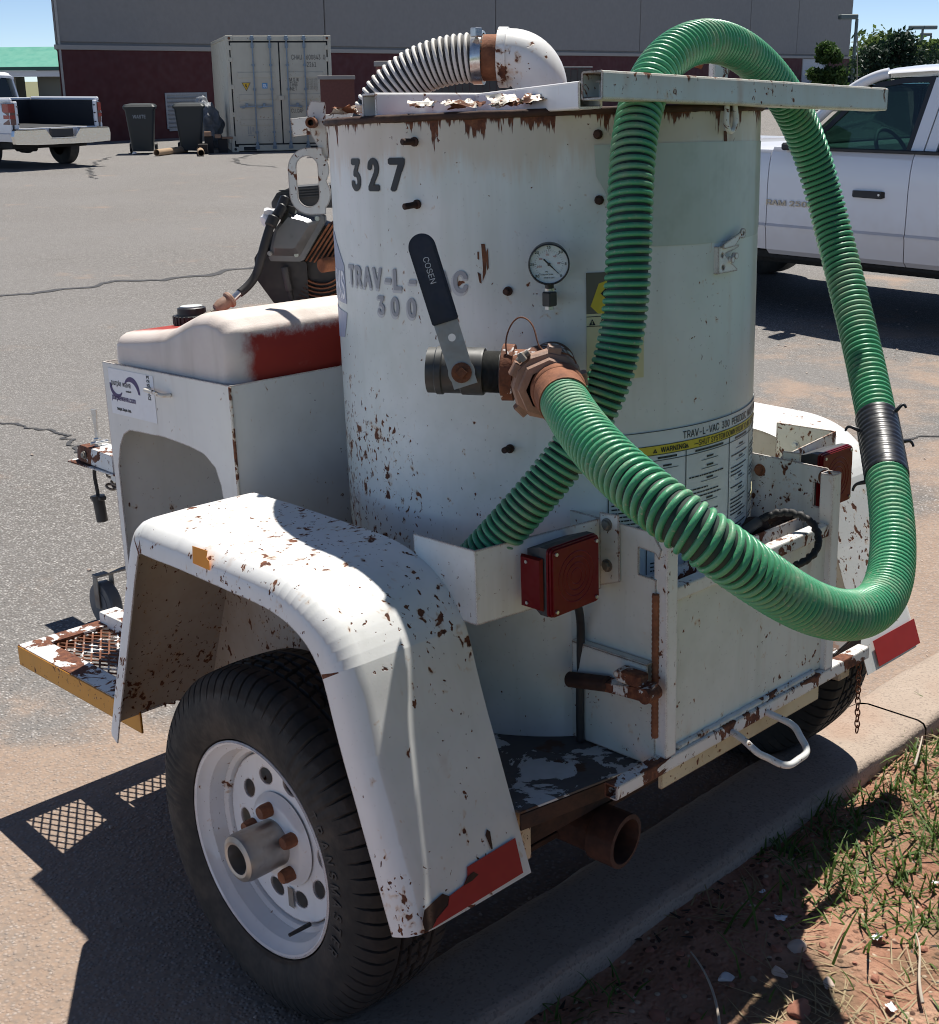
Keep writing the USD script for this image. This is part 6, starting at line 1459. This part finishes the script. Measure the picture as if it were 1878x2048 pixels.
# ---- brick enclosure
brick_mats = [simple(f'brick_look_{k}', c, rough=.9, var=.15, scale=30) for k, c in enumerate([(.26, .085, .058), (.22, .068, .048), (.30, .11, .075), (.19, .060, .046)])]
mortar = simple('mortar_look', (.30, .25, .21), rough=.95)
PE = np.array([.80, -.60]); pil = thing('brick_pillar', 'square red brick pillar with a grey cap stone beside the slatted gate', 'pillar', mat4((18.66, 22.30, 0), math.radians(-37)))
PW = .60
obj('mortar_core', cbox((.008, .008, 0), (PW - .008, PW - .008, 1.88), 0), mortar, pil)
r_ = np.random.default_rng(9)
bl_, bh_ = .203, .0575
for c in range(28):
    z = .004 + c * .067
    for face in range(3):                                                # front, left, right
        x = -.5 * (bl_ + .01) * (c % 2)
        while x < PW - .01:
            a, b = max(x, 0), min(x + bl_, PW)
            if b - a > .02:
                pr_ = r_.uniform(0, .004)
                if face == 0: m = cbox((a, -pr_, z), (b, .05, z + bh_), .002)
                elif face == 1: m = cbox((-pr_, max(a, .052), z), (.05, max(b, .054), z + bh_), .002) if b > .06 else None
                else: m = cbox((PW - .05, max(a, .052), z), (PW + pr_, max(b, .054), z + bh_), .002) if b > .06 else None
                if m is not None: obj('brick', m, brick_mats[r_.integers(4)], pil)
            x += bl_ + .010
obj('cap', cbox((-.035, -.035, 1.88), (PW + .035, PW + .035, 1.985), .012), trim_s, pil)
fence_look = simple('fence_board_look', (.055, .048, .044), rough=.85, var=.35, scale=5)
fn = thing('enclosure_fence', 'dark board fence of the enclosure running right from the brick pillar', 'fence', mat4((19.16, 21.92, 0), math.radians(-37)))
for k in range(27):
    obj('board', cbox((.03 + k * .148, .22, .05), (.03 + k * .148 + .138, .245, 1.80 + .012 * math.sin(k * 2.3)), .004), fence_look, fn)
obj('fence_rail', [cbox((.0, .246, z), (4.05, .29, z + .08), .004) for z in (.35, 1.55)], fence_look, fn)
obj('fence_cap', cbox((0, .20, 1.815), (4.05, .27, 1.85), .004), simple('fence_cap_look', (.16, .155, .15), rough=.6), fn)
sw = thing('enclosure_wall', 'low brick side wall of the enclosure behind the container corner, coloured as in shade', 'wall', mat4((18.7, 23.1, 0), math.radians(-37)))
obj('wall', cbox((-.75, .5, 0), (.0, .72, 1.62), .004), simple('shaded_brick_look', (.13, .05, .04), rough=.9), sw)  # brick colour darkened to carry the shade on this wall
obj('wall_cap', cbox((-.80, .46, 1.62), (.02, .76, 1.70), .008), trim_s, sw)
mw = rock(.75, 12, 4, (1.0, .8, .45)); obj('mulch_heap', place(mw, 19.35, 24.2, .62, 0), simple('heap_look', (.018, .018, .020), rough=.85), smooth=40, label='dark heap under plastic piled behind the container', cat='heap')

# ================================================================ canopy building at far left
green_roof = simple('canopy_green_look', (.075, .32, .235), rough=.5, var=.08, scale=1)
green_dark = simple('canopy_fascia_look', (.018, .085, .065), rough=.5); canopy_white = simple('canopy_white_look', (.66, .67, .70), rough=.6, var=.05)
beige2 = simple('far_wall_look', (.42, .38, .33), rough=.9, var=.05, scale=1)
# anchor: the eye line to px (122,135) at 70 m
cb = thing('canopy_building', 'small beige building with a green hipped drive-through canopy and white posts', 'building', mat4((30.4, 72.3, 0), math.radians(-44)))
obj('roof', hull([(-3.5, -.3, 2.30), (9, -.3, 2.30), (-3.5, 5, 2.30), (9, 5, 2.30), (1.1, 2.2, 3.35), (9, 2.2, 3.35)]), green_roof, cb)
obj('fascia', cbox((-3.6, -.42, 2.12), (9, -.30, 2.30), .01), green_dark, cb)
obj('beam', cbox((-3.4, -.25, 1.80), (9, .1, 2.115), .01), canopy_white, cb)
for x in (-3.2, 3.35, 8.0): obj('post', cbox((x, -.2, 0), (x + .30, .05, 1.80), .02), canopy_white, cb)
obj('wall', cbox((4.0, 3.0, 0), (12, 8, 2.25), .0), beige2, cb); obj('wall', cbox((2.35, 1.5, 0), (3.3, 3, 1.80), .0), beige2, cb)
# ================================================================ street lamps
pole_green = simple('lamp_pole_look', (.10, .13, .13), rough=.5)
def lamp_post(x, y, h, label, head=1):
    t = thing('street_lamp', label, 'street lamp', mat4((x, y, 0), math.radians(-42)), 'parking lot lamps beyond the building')
    obj('pole', cyl((0, 0, 0), (0, 0, h), .10, 12, .075), pole_green, t, smooth=30)
    obj('lamp_head', [cbox((a - .42, -.22, h - .02), (a + .42, .22, h + .20), .04) for a in ((-.42,) if head == 1 else (-.42, .42))], pole_green, t)
    obj('base', cyl((0, 0, 0), (0, 0, .75), .30, 16), trim_s, t)
lamp_post(57.5, 34.05, 4.05, 'tall lamp post nearest the building corner, single head', 1)
lamp_post(79.0, 42.2, 4.2, 'lamp post with twin heads rising behind the dark juniper', 2)
lamp_post(101.0, 53.2, 4.4, 'smallest lamp post at the far right edge', 1)

# ================================================================ trees
bark = simple('bark_look', (.10, .075, .055), rough=.95, var=.3)
tree_dark = leaf_mat('juniper_leaves', (.016, .040, .022), (.036, .075, .036), .2)
tree_mid = leaf_mat('tree_leaves', (.060, .115, .030), (.115, .175, .050), .4)
tree_pale = leaf_mat('pale_leaves', (.10, .15, .045), (.17, .22, .075), .45)
def tree(name, label, loc, h, w, mat, seed, n=5200, leaf=.14, trunk=.16, spiky=0.0, low=.18, group=None):
    r = np.random.default_rng(seed)
    t = thing(name, label, 'tree', mat4(loc, 0), group)
    limbs = [cyl((0, 0, 0), (0, 0, h * .62), trunk, 10, trunk * .35)]
    cl = []
    for k in range(16):
        a = r.uniform(0, 2 * PI); z = r.uniform(low + .05, .95) * h; k_ = math.sin(PI * min(1, max(.05, (z / h - low * .6) / (1.05 - low * .6))) ** .75)
        rad = w / 2 * k_ * r.uniform(.45, .85); c = np.array([rad * math.cos(a), rad * math.sin(a), z]); cl.append((c, r.uniform(.16, .30) * w * (.55 + .6 * k_)))
        limbs.append(cyl((0, 0, z * .55), c, trunk * .35, 6, trunk * .08))
    cl.append((np.array([0, 0, h * .84]), w * .17)); cl.append((np.array([0, 0, h * .5]), w * .30))
    obj('trunk', limbs, bark, t)
    P = []
    for c, s in cl:
        m = int(n / len(cl)); d = r.normal(size=(m, 3)); d /= np.linalg.norm(d, axis=1)[:, None]
        q = c + d * s * (r.random((m, 1)) ** .45) * np.array([1, 1, .85]) * (1 + spiky * (r.random((m, 1)) ** 6)); P.append(q)
    P = np.vstack(P); P = P[P[:, 2] > low * h * .6]
    m = len(P); a = r.normal(size=(m, 3)); a /= np.linalg.norm(a, axis=1)[:, None]; b = np.cross(a, r.normal(size=(m, 3))); b /= np.linalg.norm(b, axis=1)[:, None]
    L = leaf * r.uniform(.6, 1.4, (m, 1)); v = np.stack([P - a * L, P + b * L * .45, P + a * L, P - b * L * .45], 1).reshape(-1, 3)
    i = np.arange(m)[:, None] * 4; f = np.vstack([i + np.array([0, 1, 2]), i + np.array([0, 2, 3])])
    obj('crown', trimesh.Trimesh(v, f, process=False), mat, t)
    return t
tree('juniper_tree', 'dark spreading juniper tree standing behind the right pickup roof', (53.6, 29.7, 0), 3.15, 3.4, tree_dark, 3, 9000, .10, .14, .35, .05)
tree('tree', 'light green tree close to the right corner of the building', (57.3, 35.3, 0), 3.0, 1.9, tree_mid, 5, 5200, .11, .09, .2, .1)
tree('tree', 'pale green tree beside the dark juniper on its right', (62.5, 33.0, 0), 2.9, 3.2, tree_pale, 6, 6000, .13, .12, .15, .1)
tree('tree', 'pale tree at the right edge of the picture', (70.0, 34.8, 0), 2.9, 4.2, tree_pale, 7, 6000, .16, .12, .15, .1)
tree('tree', 'bushy tree seen under the green canopy', (36.5, 91.0, 0), 3.0, 3.0, tree_mid, 8, 3200, .2, .12, .1, .15)
tree('tree', 'tree behind the cab of the left pickup', (31.5, 88.0, 0), 4.2, 3.0, tree_mid, 9, 3200, .2, .12, .1, .3)
for i, (x, y, h, w, m_) in enumerate([(75, 50, 3.0, 7, tree_mid), (84, 47, 3.2, 8, tree_mid), (92, 52, 3.6, 9, tree_pale), (66.5, 42.0, 1.5, 4, tree_dark)]):
    tree('tree', ['green tree mass low behind the parked cars', 'green tree mass behind the juniper', 'hazy pale tree mass at the far right', 'low dark hedge beside the building corner'][i], (x, y, 0), h, w, m_, 30 + i, 4000, .26, .12, .1, .05)
# distant parked cars
def far_car(loc, rz, col, label):
    t = thing('parked_car', label, 'car', mat4(loc, rz), 'cars parked far beyond the building')
    pm = car_paint('car_paint_' + str(len(used)), col)
    obj('body', hull([(x, y, z) for x in (-.85, .85) for y, z in ((-2.2, .35), (2.2, .35), (-2.2, .85), (2.15, .75), (1.0, .95), (-1.6, .98))]), pm, t, smooth=20)
    obj('cabin', hull([(x * k, y, z) for x in (-.8, .8) for y, z, k in ((.9, .95, 1), (-1.5, .95, 1), (.3, 1.45, .8), (-1.0, 1.48, .8))]), dark_glass, t)
    obj('roof', hull([(x, y, z) for x in (-.62, .62) for y, z in ((.28, 1.45), (-.98, 1.48), (.2, 1.50), (-.9, 1.52))]), pm, t)
    for x in (-.8, .8):
        for y in (-1.35, 1.35): obj('wheel', cyl((x - .1, y, .32), (x + .1, y, .32), .32, 16), truck_tire, t, smooth=30)
far_car((60.5, 36.9, 0), .6, (.55, .56, .58), 'silver car parked far off beside the building corner')
far_car((63.8, 38.2, 0), .7, (.62, .10, .09) if 0 else (.20, .21, .24), 'dark grey car parked beyond the silver one')
far_car((66.5, 37.4, 0), .7, (.66, .67, .68), 'white car parked far off left of the juniper')

# unseen tree belt behind the camera, placed to darken the rear of the trailer
for i, (x, y, h, w) in enumerate([(-14, -13.0, 4.2, 6.5), (-5.5, -12.2, 4.6, 6.5), (3.0, -12.6, 4.3, 6.2), (11.5, -12.0, 4.8, 6.8), (20, -12.8, 4.4, 6.5)]):
    tree('unseen_belt_tree', ['first', 'second', 'third', 'fourth', 'fifth'][i] + ' dense evergreen from the left in the unseen belt placed to darken the trailer rear', (x, y, 0), h, w, tree_dark, 60 + i, 4000, .36, .2, .1, .02, 'unseen evergreens darkening the trailer rear')
